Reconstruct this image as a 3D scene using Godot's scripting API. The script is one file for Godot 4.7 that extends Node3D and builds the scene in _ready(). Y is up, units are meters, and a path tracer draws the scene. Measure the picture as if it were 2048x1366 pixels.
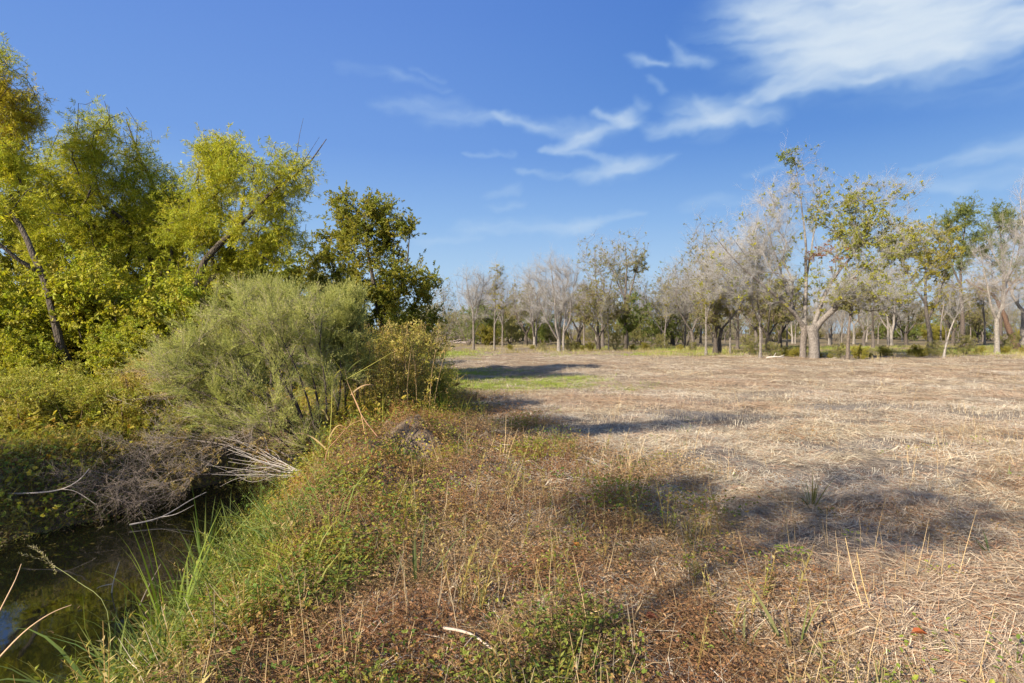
extends Node3D
# A mown field edged by trees, with a pond, willows and scrub beside it. Units are metres, y is up, the camera looks along -z.

var rng := RandomNumberGenerator.new()
var wide := FastNoiseLite.new()
var fine := FastNoiseLite.new()
var mat := {}
var taken := {}
var pond := PackedVector2Array([Vector2(-2.6, -2.0), Vector2(-2.55, 2.6), Vector2(-2.4, 3.9), Vector2(-2.6, 4.6), Vector2(-2.75, 5.2), Vector2(-2.98, 6.2), Vector2(-3.35, 8.0), Vector2(-3.55, 9.2), Vector2(-4.4, 9.4), Vector2(-4.8, 8.6), Vector2(-5.15, 7.35), Vector2(-5.7, 6.55), Vector2(-7.2, 5.2), Vector2(-9.5, 2.5), Vector2(-10.0, -2.0)])
const WATER := -0.72

# ---------------------------------------------------------------- mesh building

class Build:
	var v := PackedVector3Array()
	var n := PackedVector3Array()
	var c := PackedColorArray()
	var i := PackedInt32Array()

	func quad(a: Vector3, b: Vector3, d: Vector3, e: Vector3, col: Color) -> void:
		var m := (e - a).cross(b - a).normalized()
		var k := v.size()
		v.append(a); v.append(b); v.append(d); v.append(e)
		for t in 4:
			n.append(m); c.append(col)
		i.append(k); i.append(k + 1); i.append(k + 2); i.append(k); i.append(k + 2); i.append(k + 3)

	# a narrow leaf: base, two sides, tip
	func leaf(p: Vector3, dir: Vector3, side: Vector3, length: float, width: float, col: Color, fold := 0.15) -> void:
		var up := side.cross(dir).normalized()
		var mid := p + dir * length * 0.42 + up * width * fold
		quad(p, mid + side * width * 0.5, p + dir * length, mid - side * width * 0.5, col)

	# a rounder leaf with six corners, folded along its midrib
	func oval(p: Vector3, dir: Vector3, side: Vector3, length: float, width: float, col: Color, fold := 0.2) -> void:
		var up := side.cross(dir).normalized()
		var tip := p + dir * length - up * length * 0.12
		for s in [-1.0, 1.0]:
			var w: Vector3 = side * width * 0.5 * s + up * width * fold
			quad(p, p + dir * length * 0.3 + w * 0.9, p + dir * length * 0.68 + w * 0.8, tip, col)

	# a blade of grass: a strip that bends under its weight
	func blade(p: Vector3, dir: Vector3, side: Vector3, length: float, width: float, bend: float, col: Color, tip_col: Color, segs := 5) -> void:
		var d := dir.normalized()
		var at := p
		var k := v.size()
		for t in segs + 1:
			var f := float(t) / segs
			var w := width * 0.5 * (0.55 + 1.6 * f * (1.0 - f)) * (1.0 - f * f) + 0.0004
			var m := side.cross(d).normalized()
			v.append(at - side * w); v.append(at + side * w)
			n.append(m); n.append(m)
			var cc := col.lerp(tip_col, f)
			c.append(cc); c.append(cc)
			at += d * length / segs
			d = (d + Vector3.DOWN * bend * (0.3 + f) / segs * 2.0).normalized()
			if t < segs:
				var q := k + t * 2
				for w2 in [q, q + 3, q + 1, q, q + 2, q + 3]:
					i.append(w2)

	# a round stem along points, with a radius at each
	func tube(pts: PackedVector3Array, rad: PackedFloat32Array, sides: int, col: Color, rough := 0.0) -> void:
		var k := v.size()
		var u := Vector3.RIGHT
		for t in pts.size():
			var d := (pts[mini(t + 1, pts.size() - 1)] - pts[maxi(t - 1, 0)]).normalized()
			u = (u - d * u.dot(d))
			if u.length_squared() < 0.01:
				u = d.cross(Vector3.FORWARD)
			u = u.normalized()
			var w := d.cross(u)
			for s in sides:
				var a := TAU * s / sides
				var m := u * cos(a) + w * sin(a)
				var bump := 1.0 + rough * sin(a * 3.0 + t * 1.3 + k) * 0.5 + rough * sin(t * 2.9 + s * 1.7) * 0.5
				v.append(pts[t] + m * rad[t] * bump)
				n.append(m)
				c.append(col)
		for t in pts.size() - 1:
			for s in sides:
				var a := k + t * sides + s
				var b := k + t * sides + (s + 1) % sides
				i.append(a); i.append(a + sides); i.append(b)
				i.append(b); i.append(a + sides); i.append(b + sides)

	# a thin tapering twig of three sides
	func twig(a: Vector3, b: Vector3, r: float, col: Color) -> void:
		var d := (b - a).normalized()
		var u := d.cross(Vector3(0.31, 0.7, 0.64)).normalized()
		var w := d.cross(u)
		var k := v.size()
		for s in 3:
			var m := u * cos(TAU * s / 3.0) + w * sin(TAU * s / 3.0)
			v.append(a + m * r); n.append(m); c.append(col)
		v.append(b); n.append(d); c.append(col)
		for s in 3:
			i.append(k + s); i.append(k + 3); i.append(k + (s + 1) % 3)

	func mesh(m: Material) -> ArrayMesh:
		var a := []
		a.resize(Mesh.ARRAY_MAX)
		a[Mesh.ARRAY_VERTEX] = v
		a[Mesh.ARRAY_NORMAL] = n
		a[Mesh.ARRAY_COLOR] = c
		a[Mesh.ARRAY_INDEX] = i
		var r := ArrayMesh.new()
		r.add_surface_from_arrays(Mesh.PRIMITIVE_TRIANGLES, a)
		r.surface_set_material(0, m)
		return r

# ---------------------------------------------------------------- small helpers

func numbered(called: String) -> String:
	taken[called] = taken.get(called, -1) + 1
	return called if taken[called] == 0 else "%s_%03d" % [called, taken[called]]

func tag(o: Node3D, label: String, category := "", group := "", kind := "") -> Node3D:
	if label: o.set_meta("label", label)
	if category: o.set_meta("category", category)
	if group: o.set_meta("group", group)
	if kind: o.set_meta("kind", kind)
	return o

func thing(called: String, label: String, category: String, at: Vector3, group := "") -> Node3D:
	var o := Node3D.new()
	o.name = numbered(called)
	add_child(o)
	o.position = at
	tag(o, label, category, group)
	return o

func part(parent: Node3D, called: String, m: Mesh, kind := "") -> MeshInstance3D:
	var o := MeshInstance3D.new()
	o.mesh = m
	if parent == self:
		o.name = numbered(called)
	else:
		var k := 0
		var nm := called
		while parent.has_node(nm):
			k += 1
			nm = "%s_%03d" % [called, k]
		o.name = nm
	parent.add_child(o)
	if kind: o.set_meta("kind", kind)
	return o

func copies(parent: Node3D, called: String, m: Mesh, where: Array[Transform3D], tint: PackedColorArray) -> MultiMeshInstance3D:
	var mm := MultiMesh.new()
	mm.transform_format = MultiMesh.TRANSFORM_3D
	mm.use_colors = true
	mm.mesh = m
	mm.instance_count = where.size()
	for k in where.size():
		mm.set_instance_transform(k, where[k])
		mm.set_instance_color(k, tint[k])
	var o := MultiMeshInstance3D.new()
	o.multimesh = mm
	if parent == self:
		o.name = numbered(called)
	else:
		var k := 0
		var nm := called
		while parent.has_node(nm):
			k += 1
			nm = "%s_%03d" % [called, k]
		o.name = nm
	parent.add_child(o)
	o.set_meta("kind", "stuff")
	return o

func again(o: Node3D, at: Vector3, turn: float, size: float, label: String, group := "") -> Node3D:
	var c: Node3D = o.duplicate()
	c.name = numbered(String(o.name).rstrip("0123456789_"))
	add_child(c)
	c.position = Vector3(at.x, ground(at.x, at.z) - 0.03, at.z)
	c.rotation.y = turn
	c.scale = Vector3.ONE * size
	c.set_meta("label", label)
	if group: c.set_meta("group", group)
	elif c.has_meta("group"): c.remove_meta("group")
	return c

func r(a: float, b: float) -> float:
	return rng.randf_range(a, b)

func ball() -> Vector3:
	var q := Vector3(rng.randfn(), rng.randfn(), rng.randfn())
	return q.normalized() if q.length_squared() > 0.0001 else Vector3.UP

func pick(pal: Array) -> Color:
	var a: Color = pal[rng.randi() % pal.size()]
	var b: Color = pal[rng.randi() % pal.size()]
	var q := a.lerp(b, rng.randf()) * r(0.82, 1.18)
	q.a = 1.0
	return q

func facing(y: Vector3, size: float) -> Basis:
	var up := y.normalized()
	var x := up.cross(ball()).normalized()
	if x.length_squared() < 0.5:
		x = up.cross(Vector3(0.3, 0.2, 0.9)).normalized()
	return Basis(x * size, up * size, x.cross(up) * size)

# distance to the pond's edge, negative on the water; q is (x, -z)
func shore(q: Vector2) -> float:
	var best := 1e9
	var inside := false
	var k := pond.size() - 1
	for t in pond.size():
		var a := pond[t]
		var b := pond[k]
		var e := b - a
		var w := q - a
		best = minf(best, (w - e * clampf(w.dot(e) / e.length_squared(), 0.0, 1.0)).length_squared())
		if (a.y > q.y) != (b.y > q.y) and q.x < (b.x - a.x) * (q.y - a.y) / (b.y - a.y) + a.x:
			inside = not inside
		k = t
	return -sqrt(best) if inside else sqrt(best)

func ground(x: float, z: float) -> float:
	var d := -z
	var h := wide.get_noise_2d(x, z) * 0.1 + fine.get_noise_2d(x * 2.0, z * 2.0) * 0.06
	if x * x + z * z < 200.0: h += fine.get_noise_2d(x * 7.0 + 50.0, z * 7.0) * 0.03
	var far := clampf((sqrt(x * x + z * z) - 60.0) / 200.0, 0.0, 1.0)
	h += wide.get_noise_2d(x * 0.15, z * 0.15) * 1.2 * far
	# the low mound that the vines climb over
	h += (0.2 + 0.5 * fine.get_noise_2d(x * 3.0, z * 3.0)) * exp(-(pow(x + 1.35, 2.0) / 0.9 + pow(d - 7.6, 2.0) / 4.0))
	if x < 1.0 and d < 14.0 and d > -6.0:
		var s := shore(Vector2(x, d))
		var w := 0.75 if (x < -4.6 or d > 9.0) else 1.15
		if s < w:
			var t := clampf(s / w, 0.0, 1.0)
			h = lerpf(WATER + minf(s, 0.0) * 0.6, h, t * t * (3.0 - 2.0 * t))
			h = maxf(h, WATER - 0.6)
	return h

func on_ground(x: float, z: float) -> Vector3:
	return Vector3(x, ground(x, z), z)

# ---------------------------------------------------------------- sprays: small leafy or bare twigs that are repeated through a crown

# a twig with leaves along it; broad leaves are oval
func spray(length: float, leaves: int, leaf: Vector2, spread: float, broad: bool, droop := 0.0, subs := 0, stem := Color(0.9, 0.7, 0.6)) -> ArrayMesh:
	var b := Build.new()
	var axes := [[Vector3.ZERO, Vector3.UP, length, leaves]]
	if subs > 0:
		axes[0][3] = leaves / (subs + 1)
		for s in subs:
			var f := r(0.1, 0.75)
			var d := (Vector3.UP + ball() * 0.75).normalized()
			axes.append([Vector3.UP * length * f, d, length * r(0.35, 0.6), leaves / (subs + 1)])
	for ax in axes:
		var p0: Vector3 = ax[0]
		var d: Vector3 = ax[1]
		var len2: float = ax[2]
		var bend := (ball() * 0.25 + Vector3.DOWN * droop)
		var last := p0
		for t in 3:
			var f := (t + 1.0) / 3.0
			var q: Vector3 = p0 + d * len2 * f + bend * len2 * f * f
			b.twig(last, q + (q - last) * 0.4, 0.0022 * (1.3 - f * 0.6), stem)
			last = q
		for t in int(ax[3]):
			var f := r(0.06, 1.0)
			var p: Vector3 = p0 + d * len2 * f + bend * len2 * f * f
			var out := ball()
			out = (out - d * out.dot(d)).normalized()
			var dir := (d * cos(spread) + out * sin(spread) + Vector3.DOWN * droop * 0.6 + ball() * 0.25).normalized()
			var side := dir.cross(ball()).normalized()
			var col := Color(1, 1, 1) * r(0.75, 1.25)
			col.r *= r(0.9, 1.15)
			if broad:
				b.oval(p, dir, side, leaf.x * r(0.7, 1.2), leaf.y * r(0.75, 1.15), col)
			else:
				b.leaf(p, dir, side, leaf.x * r(0.7, 1.25), leaf.y * r(0.8, 1.2), col)
	return b.mesh(mat.leaf)

# a bare, branching winter twig
func bare_twig(length: float, arms: int, radius: float) -> ArrayMesh:
	var b := Build.new()
	var tip := Vector3.UP * length + ball() * length * 0.12
	b.twig(Vector3.ZERO, tip, radius, Color.WHITE)
	for k in arms:
		var f := r(0.08, 0.85)
		var p := tip * f
		var d := (Vector3.UP * r(0.5, 1.0) + ball() * 0.85).normalized()
		var l := length * r(0.3, 0.62) * (1.1 - f * 0.5)
		var e := p + d * l
		b.twig(p, e, radius * 0.6, Color(1, 1, 1) * r(0.85, 1.15))
		for j in 2:
			var g := r(0.25, 0.8)
			b.twig(p.lerp(e, g), p.lerp(e, g) + (d + ball() * 0.8).normalized() * l * r(0.3, 0.5), radius * 0.45, Color(1, 1, 1) * r(0.85, 1.15))
	return b.mesh(mat.twig)

# ---------------------------------------------------------------- trees: branches grow from given stems towards points spread through the crown

class Grown:
	var pos := PackedVector3Array()
	var par := PackedInt32Array()
	var rad := PackedFloat32Array()
	var stem := PackedInt32Array()
	var dir := PackedVector3Array()
	var tips := PackedInt32Array()
	var lobe := PackedInt32Array()

func grow(stems: Array, lobes: Array, count: int, tip_radius: float, step := 0.35, curl := 0.12, reach := 0.7) -> Grown:
	var g := Grown.new()
	for s in stems.size():
		var pts: Array = stems[s].p
		var r0: float = stems[s].r[0]
		var r1: float = stems[s].r[1]
		var last := -1
		if g.pos.size() and not stems[s].get("new", false):
			var best := 1e9
			for k in g.pos.size():
				var q := g.pos[k].distance_squared_to(pts[0])
				if q < best:
					best = q
					last = k
		var total := 0.0
		for t in pts.size() - 1:
			total += pts[t].distance_to(pts[t + 1])
		var gone := 0.0
		for t in pts.size() - 1:
			var a: Vector3 = pts[t]
			var b: Vector3 = pts[t + 1]
			var l := a.distance_to(b)
			var m := maxi(1, int(l / step))
			for e in m + (1 if t == pts.size() - 2 else 0):
				var f := float(e) / m
				var p := a.cubic_interpolate(b, pts[maxi(t - 1, 0)], pts[mini(t + 2, pts.size() - 1)], f)
				if e > 0: p += ball() * step * 0.05
				g.pos.append(p)
				g.par.append(last)
				var k2 := (gone + l * f) / maxf(total, 0.01)
				var flare := 1.0 + (float(stems[s].get("root", 0.45)) * exp(-(gone + l * f) / 0.3) if stems[s].get("flare", s == 0) else 0.0)
				g.rad.append(lerpf(r0, r1, pow(k2, 0.8)) * flare)
				g.stem.append(s)
				g.dir.append((b - a).normalized())
				last = g.pos.size() - 1
			gone += l
	var fixed := g.pos.size()
	# points to reach
	var sum := 0.0
	for lb in lobes: sum += lb.w
	var aims := []
	for k in count:
		var pickw := rng.randf() * sum
		var li := 0
		for q in lobes.size():
			pickw -= lobes[q].w
			if pickw <= 0.0:
				li = q
				break
		var lb = lobes[li]
		var u := ball() * pow(rng.randf(), 0.42)
		var p: Vector3 = lb.c + Vector3(u.x * lb.r.x, u.y * lb.r.y, u.z * lb.r.z)
		aims.append([p.distance_to(g.pos[0]) , p, li])
	aims.sort_custom(func(a, b): return a[0] < b[0])
	for aim in aims:
		var a: Vector3 = aim[1]
		var best := 1e9
		var at := 0
		for k in range(1, g.pos.size()):
			var q := g.pos[k].distance_to(a)
			if q < best:
				var to := (a - g.pos[k]) / maxf(q, 0.001)
				q *= 1.0 + reach * (1.0 - to.dot(g.dir[k]))
				if q < best:
					best = q
					at = k
		var p0 := g.pos[at]
		var l := p0.distance_to(a)
		var m := maxi(1, int(l / step))
		var d0 := (g.dir[at] + (a - p0).normalized() + ball() * 0.3).normalized()
		var c1 := p0 + d0 * l * 0.4
		var last := at
		for e in range(1, m + 1):
			var f := float(e) / m
			var p := p0.lerp(c1, f).lerp(c1.lerp(a, f), f) + (ball() * step * curl if e < m else Vector3.ZERO)
			g.pos.append(p)
			g.par.append(last)
			g.rad.append(0.0)
			g.stem.append(-1)
			g.dir.append((p - g.pos[last]).normalized())
			last = g.pos.size() - 1
		g.tips.append(last)
		g.lobe.append(aim[2])
	var carried := PackedFloat32Array()
	carried.resize(g.pos.size())
	for k in range(g.pos.size() - 1, 0, -1):
		if k >= fixed:
			if carried[k] == 0.0: carried[k] = 1.0
			carried[g.par[k]] += carried[k]
	for k in range(fixed, g.pos.size()):
		g.rad[k] = minf(tip_radius * pow(carried[k], 0.48), g.rad[g.par[k]] * 0.92)
	return g

func sides_for(q: float) -> int:
	return 9 if q > 0.14 else 6 if q > 0.04 else 4 if q > 0.015 else 3

# the wood of a grown plant: each given stem a part of its own, all the thinner branches one part
func wood(root: Node3D, g: Grown, stems: Array, bark: Color, m: Material, rough := 0.12, names := ["trunk", "limb"]) -> void:
	for s in stems.size():
		var pts := PackedVector3Array()
		var rad := PackedFloat32Array()
		for k in g.pos.size():
			if g.stem[k] == s:
				if pts.size() == 0 and g.par[k] >= 0 and g.pos[g.par[k]].distance_to(g.pos[k]) > 0.05:
					pts.append(g.pos[g.par[k]])
					rad.append(minf(g.rad[k] * 1.1, g.rad[g.par[k]] * 0.9))
				pts.append(g.pos[k])
				rad.append(g.rad[k])
		if pts.size() > 1:
			var b := Build.new()
			b.tube(pts, rad, sides_for(rad[0]) + (3 if rad[0] > 0.1 else 0), stems[s].get("col", bark) * r(0.92, 1.08), rough)
			part(root, stems[s].get("name", names[0] if stems[s].get("new", s == 0) else names[1]), b.mesh(m))
	var first := PackedInt32Array()
	first.resize(g.pos.size())
	first.fill(-1)
	for k in g.pos.size():
		if g.stem[k] < 0:
			var q := g.par[k]
			if first[q] < 0 or g.rad[k] > g.rad[first[q]]:
				first[q] = k
	var b := Build.new()
	for k in g.pos.size():
		if g.stem[k] >= 0 or (g.stem[g.par[k]] < 0 and first[g.par[k]] == k):
			continue
		var pts := PackedVector3Array([g.pos[g.par[k]]])
		var rad := PackedFloat32Array([minf(g.rad[k] * 1.15, g.rad[g.par[k]] * 0.95)])
		var e := k
		while e >= 0:
			pts.append(g.pos[e])
			rad.append(g.rad[e])
			e = first[e]
		b.tube(pts, rad, sides_for(rad[1]), bark * r(0.85, 1.15), rough * 0.5)
	if b.v.size():
		part(root, "branches", b.mesh(m), "stuff")

# puts sprays round the ends of branches. how: per (sprays for each end), size, along, wild, lift (upwards or drooping), back (metres back along the branch), share by lobe "leaf"
func foliage(root: Node3D, g: Grown, lobes: Array, meshes: Array, called: String, key: String, pals: Array, how: Dictionary) -> void:
	var where := []
	var tint := []
	for m in meshes:
		var w: Array[Transform3D] = []
		where.append(w)
		tint.append(PackedColorArray())
	for t in g.tips.size():
		var lb: Dictionary = lobes[g.lobe[t]]
		var share: float = lb.get(key, how.get("share", 1.0))
		var pal: Array = pals[mini(lb.get("pal", 0), pals.size() - 1)]
		var base := pick(pal)
		var n := int(how.per * share + rng.randf())
		for s in n:
			var k := g.tips[t]
			var back: int = int(rng.randf() * how.get("back", 3.0))
			while back > 0 and g.par[k] >= 0 and g.stem[g.par[k]] < 0:
				k = g.par[k]
				back -= 1
			var p := g.pos[k]
			if g.par[k] >= 0: p = p.lerp(g.pos[g.par[k]], rng.randf())
			p += ball() * how.get("loose", 0.0) * rng.randf()
			var y := g.dir[k] * float(how.along) + ball() * float(how.wild) + Vector3.UP * float(how.lift)
			var m := rng.randi() % meshes.size()
			where[m].append(Transform3D(facing(y, float(how.size) * r(0.7, 1.25)), p))
			var col := base.lerp(pick(pal), 0.6)
			col.a = 1.0
			tint[m].append(col)
	for m in meshes.size():
		if where[m].size():
			copies(root, called, meshes[m], where[m], tint[m])

func moved(list: Array, base: Vector3) -> Array:
	var out := []
	for s in list:
		var q: Dictionary = s.duplicate()
		if q.has("p"):
			var pts := []
			for v in q.p: pts.append(v - base)
			q.p = pts
		else:
			q.c = q.c - base
		out.append(q)
	return out

# a whole plant. Its stems and lobes are given in the world and moved to its base
func plant(called: String, label: String, category: String, group: String, base: Vector3, spec: Dictionary) -> Node3D:
	var o := thing(called, label, category, base, group)
	var stems := moved(spec.stems, base)
	var lobes := moved(spec.lobes, base)
	var g := grow(stems, lobes, spec.n, spec.get("tip", 0.006), spec.get("step", 0.35), spec.get("curl", 0.12), spec.get("reach", 0.7))
	wood(o, g, stems, spec.bark, spec.get("mat", mat.bark), spec.get("rough", 0.12), spec.get("names", ["trunk", "limb"]))
	for l in spec.leaves:
		foliage(o, g, lobes, l.m, l.called, l.get("key", "leaf"), l.pals, l)
	return o

# ---------------------------------------------------------------- sky

func cloud_at(p: Vector2, strokes: Array, warp: FastNoiseLite, fibre: FastNoiseLite) -> float:
	if strokes.is_empty(): return 0.0
	var w := Vector2(warp.get_noise_2d(p.x * 3.0, p.y * 5.0), warp.get_noise_2d(p.x * 3.0 + 300.0, p.y * 5.0))
	var q := p + w * Vector2(0.9, 0.5) + Vector2(warp.get_noise_2d(p.x * 12.0, p.y * 16.0), warp.get_noise_2d(p.x * 12.0 + 99.0, p.y * 16.0)) * 0.35
	var clear := 1.0
	for s in strokes:
		var a: Vector2 = s[0]
		var b: Vector2 = s[1]
		var e := b - a
		var l := maxf(e.length(), 0.01)
		var t := (q - a).dot(e) / (l * l)
		var rr := lerpf(s[2], s[3], clampf(t, 0.0, 1.0)) * 1.45
		var side := (q - a).dot(Vector2(-e.y, e.x) / l)
		var past := maxf(maxf(-t, t - 1.0), 0.0) * l * 0.55
		# these clouds have a firmer lower edge and a ragged upper one
		var far := sqrt(side * side + past * past) / rr
		if side * e.x > 0.0: far *= 0.82
		if far < 1.0:
			var f := fibre.get_noise_2d(t * l * 1.1 + side * 0.5 + a.x * 3.0, side * 6.0 + a.y) * 0.6 + fibre.get_noise_2d(t * l * 2.4 + side * 3.0, side * 17.0 - t * l * 1.5) * 0.42
			var soft := 1.0 - far * far * (3.0 - 2.0 * far)
			var body: float = s[4] * (0.66 if s[3] < 1.7 else 0.82) * soft
			clear *= 1.0 - clampf(body * (0.9 + f * (1.9 - 1.3 * body)), 0.0, 0.95)
	return 1.0 - clear

func within(strokes: Array, az: float, el: float, half: float) -> Array:
	var out := []
	for q in strokes:
		var m: float = maxf(q[2], q[3]) * 2.8 + 1.5
		if minf(q[0].y, q[1].y) - m < el and maxf(q[0].y, q[1].y) + m > el and minf(q[0].x, q[1].x) - m - half < az and maxf(q[0].x, q[1].x) + m + half > az:
			out.append(q)
	return out

func sky_base(el: float, az: float) -> Color:
	var steps := [0.0, 6.0, 10.5, 17.0, 28.0, 45.0, 90.0]
	var tones := [Color(0.755, 0.86, 0.95), Color(0.68, 0.81, 0.935), Color(0.575, 0.735, 0.925), Color(0.465, 0.635, 0.895), Color(0.40, 0.565, 0.86), Color(0.33, 0.49, 0.80), Color(0.25, 0.40, 0.71)]
	var low: Color = tones[0]
	var c := low
	for k in 6:
		if el > steps[k]:
			c = tones[k].lerp(tones[k + 1], clampf((el - steps[k]) / (steps[k + 1] - steps[k]), 0.0, 1.0))
	# the air is paler towards the sun and deeper away from it
	var away := exp(-pow((az - 30.0) / 30.0, 2.0))
	c = c.lerp(c * Color(0.78, 0.885, 0.935), away * smoothstep(6.0, 24.0, el)) if el > 0.0 else low
	# glow of clear air close round the sun, added to lift the fill
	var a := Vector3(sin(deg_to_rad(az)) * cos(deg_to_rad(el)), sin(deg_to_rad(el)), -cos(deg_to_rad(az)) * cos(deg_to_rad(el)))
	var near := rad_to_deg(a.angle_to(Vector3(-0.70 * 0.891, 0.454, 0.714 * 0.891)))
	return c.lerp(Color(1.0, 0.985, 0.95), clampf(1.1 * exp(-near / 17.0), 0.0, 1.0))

func make_sky() -> Image:
	var warp := FastNoiseLite.new()
	warp.seed = 4
	warp.frequency = 0.03
	warp.fractal_octaves = 3
	var fibre := FastNoiseLite.new()
	fibre.seed = 9
	fibre.frequency = 0.05
	fibre.fractal_octaves = 3
	var s := [
		[Vector2(27.57, 24.16), Vector2(43.66, 23.14), 4.2, 5.5, 0.95], [Vector2(24.43, 25.82), Vector2(33.33, 24.28), 2.6, 4.5, 0.8], [Vector2(26.80, 22.48), Vector2(35.32, 21.24), 2.2, 1.8, 0.95], [Vector2(21.13, 27.62), Vector2(24.43, 26.00), 1.2, 1.6, 0.45],
		[Vector2(26.41, 20.86), Vector2(21.55, 20.01), 1.3, 0.5, 0.75], [Vector2(32.13, 19.99), Vector2(24.43, 20.21), 0.25, 0.8, 0.75], [Vector2(20.70, 23.82), Vector2(24.43, 22.58), 0.5, 0.6, 0.4], [Vector2(26.80, 21.36), Vector2(29.81, 21.91), 2.0, 2.0, 0.6],
		[Vector2(13.62, 18.45), Vector2(18.55, 18.94), 0.6, 1.6, 0.6], [Vector2(17.67, 19.35), Vector2(23.21, 18.40), 1.4, 0.9, 0.62], [Vector2(17.67, 20.46), Vector2(18.55, 19.55), 0.4, 0.8, 0.4],
		[Vector2(11.68, 24.26), Vector2(14.31, 23.80), 0.55, 0.35, 0.55], [Vector2(14.81, 25.38), Vector2(16.16, 23.81), 0.35, 0.6, 0.5], [Vector2(15.89, 23.83), Vector2(17.67, 23.29), 0.6, 0.5, 0.55], [Vector2(12.70, 22.34), Vector2(14.08, 21.74), 0.35, 0.4, 0.3], [Vector2(12.01, 20.95), Vector2(12.70, 20.61), 0.35, 0.35, 0.35],
		[Vector2(-12.61, 20.62), Vector2(-6.00, 20.13), 0.5, 1.1, 0.34], [Vector2(-7.91, 19.93), Vector2(-0.68, 19.81), 1.1, 0.4, 0.36], [Vector2(-1.17, 19.85), Vector2(2.72, 19.36), 0.4, 0.6, 0.5], [Vector2(1.75, 19.28), Vector2(7.05, 18.81), 0.7, 1.0, 0.42], [Vector2(8.01, 20.31), Vector2(11.12, 19.55), 0.3, 0.8, 0.55], [Vector2(10.84, 19.48), Vector2(6.57, 17.83), 0.9, 1.0, 0.5], [Vector2(7.05, 18.03), Vector2(3.20, 17.07), 0.9, 0.3, 0.5],
		[Vector2(7.05, 14.57), Vector2(11.31, 15.29), 0.6, 1.1, 0.42], [Vector2(10.37, 15.34), Vector2(15.08, 15.85), 1.0, 0.4, 0.46], [Vector2(4.65, 17.09), Vector2(8.48, 16.13), 0.25, 0.5, 0.4], [Vector2(0.53, 15.35), Vector2(5.61, 14.79), 0.3, 0.25, 0.45], [Vector2(-4.07, 17.10), Vector2(0.29, 16.83), 0.2, 0.2, 0.25],
		[Vector2(-15.80, 23.33), Vector2(-10.28, 22.92), 0.4, 0.5, 0.2], [Vector2(-10.75, 22.97), Vector2(-5.76, 22.08), 0.5, 0.25, 0.24], [Vector2(-9.34, 23.70), Vector2(-6.48, 22.91), 0.2, 0.2, 0.2],
		[Vector2(-4.55, 9.68), Vector2(6.57, 10.26), 0.8, 0.9, 0.3], [Vector2(6.09, 10.27), Vector2(12.24, 11.10), 0.6, 0.3, 0.25], [Vector2(-1.89, 13.11), Vector2(-0.19, 13.67), 0.4, 0.6, 0.25], [Vector2(-1.65, 11.82), Vector2(0.29, 12.29), 0.4, 0.4, 0.2], [Vector2(-8.86, 8.90), Vector2(-3.10, 8.76), 0.5, 0.3, 0.2],
		[Vector2(34.00, 13.13), Vector2(37.82, 13.26), 0.3, 0.8, 0.3], [Vector2(37.52, 13.13), Vector2(41.83, 13.22), 0.7, 1.1, 0.42], [Vector2(32.65, 12.16), Vector2(36.59, 11.35), 0.5, 0.9, 0.3], [Vector2(36.27, 11.40), Vector2(41.83, 11.32), 0.8, 1.1, 0.36], [Vector2(16.79, 11.56), Vector2(23.21, 12.09), 0.6, 0.5, 0.28], [Vector2(21.55, 14.03), Vector2(24.43, 14.58), 0.3, 0.4, 0.15],
	]
	# cloud bank added overhead, out of view, to raise the fill; wisps all round
	for k in 9:
		s.append([Vector2(30.0 + k * 9.0, 36.0 + k * 4.0), Vector2(60.0 + k * 9.0, 33.0 + k * 4.5), 5.0, 6.0, 0.85])
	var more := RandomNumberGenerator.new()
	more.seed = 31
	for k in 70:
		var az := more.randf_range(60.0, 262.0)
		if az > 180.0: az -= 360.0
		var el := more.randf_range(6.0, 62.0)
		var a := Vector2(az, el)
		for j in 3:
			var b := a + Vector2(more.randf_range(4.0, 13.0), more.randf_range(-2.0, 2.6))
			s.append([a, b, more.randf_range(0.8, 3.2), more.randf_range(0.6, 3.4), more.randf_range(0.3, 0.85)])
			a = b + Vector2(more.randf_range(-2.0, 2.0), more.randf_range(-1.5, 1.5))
	var im := Image.create(1024, 512, false, Image.FORMAT_RGB8)
	var near := []
	for y in 258:
		var el := 90.0 - (y + 0.5) * 180.0 / 512.0
		for x in 1024:
			if x % 32 == 0: near = within(s, fmod((x + 16) * 360.0 / 1024.0 + 180.0, 360.0) - 180.0, el, 6.0)
			var az := fmod((x + 0.5) * 360.0 / 1024.0 + 180.0, 360.0) - 180.0
			var c := sky_base(el, az)
			var d := cloud_at(Vector2(az, el), near, warp, fibre) if el > 0.0 else 0.0
			im.set_pixel(x, y, c.lerp(Color(0.845, 0.90, 0.955), d))
	im.fill_rect(Rect2i(0, 258, 1024, 254), Color(0.42, 0.37, 0.30))
	im.resize(4096, 2048, Image.INTERPOLATE_CUBIC)
	var rg := RandomNumberGenerator.new()
	rg.seed = 5
	for y in range(630, 1024):
		var el := 90.0 - (y + 0.5) * 180.0 / 2048.0
		for x in range(-550, 550):
			if x % 50 == 0: near = within(s, (x + 25) * 360.0 / 4096.0, el, 2.5)
			var az := (x + 0.5) * 360.0 / 4096.0
			var c := sky_base(el, az)
			c = c.lerp(Color(0.845, 0.90, 0.955), cloud_at(Vector2(az, el), near, warp, fibre))
			var grain := rg.randf_range(-0.5, 0.5) / 255.0
			im.set_pixel(posmod(x, 4096), y, Color(c.r + grain, c.g + grain, c.b + grain))
	return im

# ---------------------------------------------------------------- textures and materials

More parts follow.
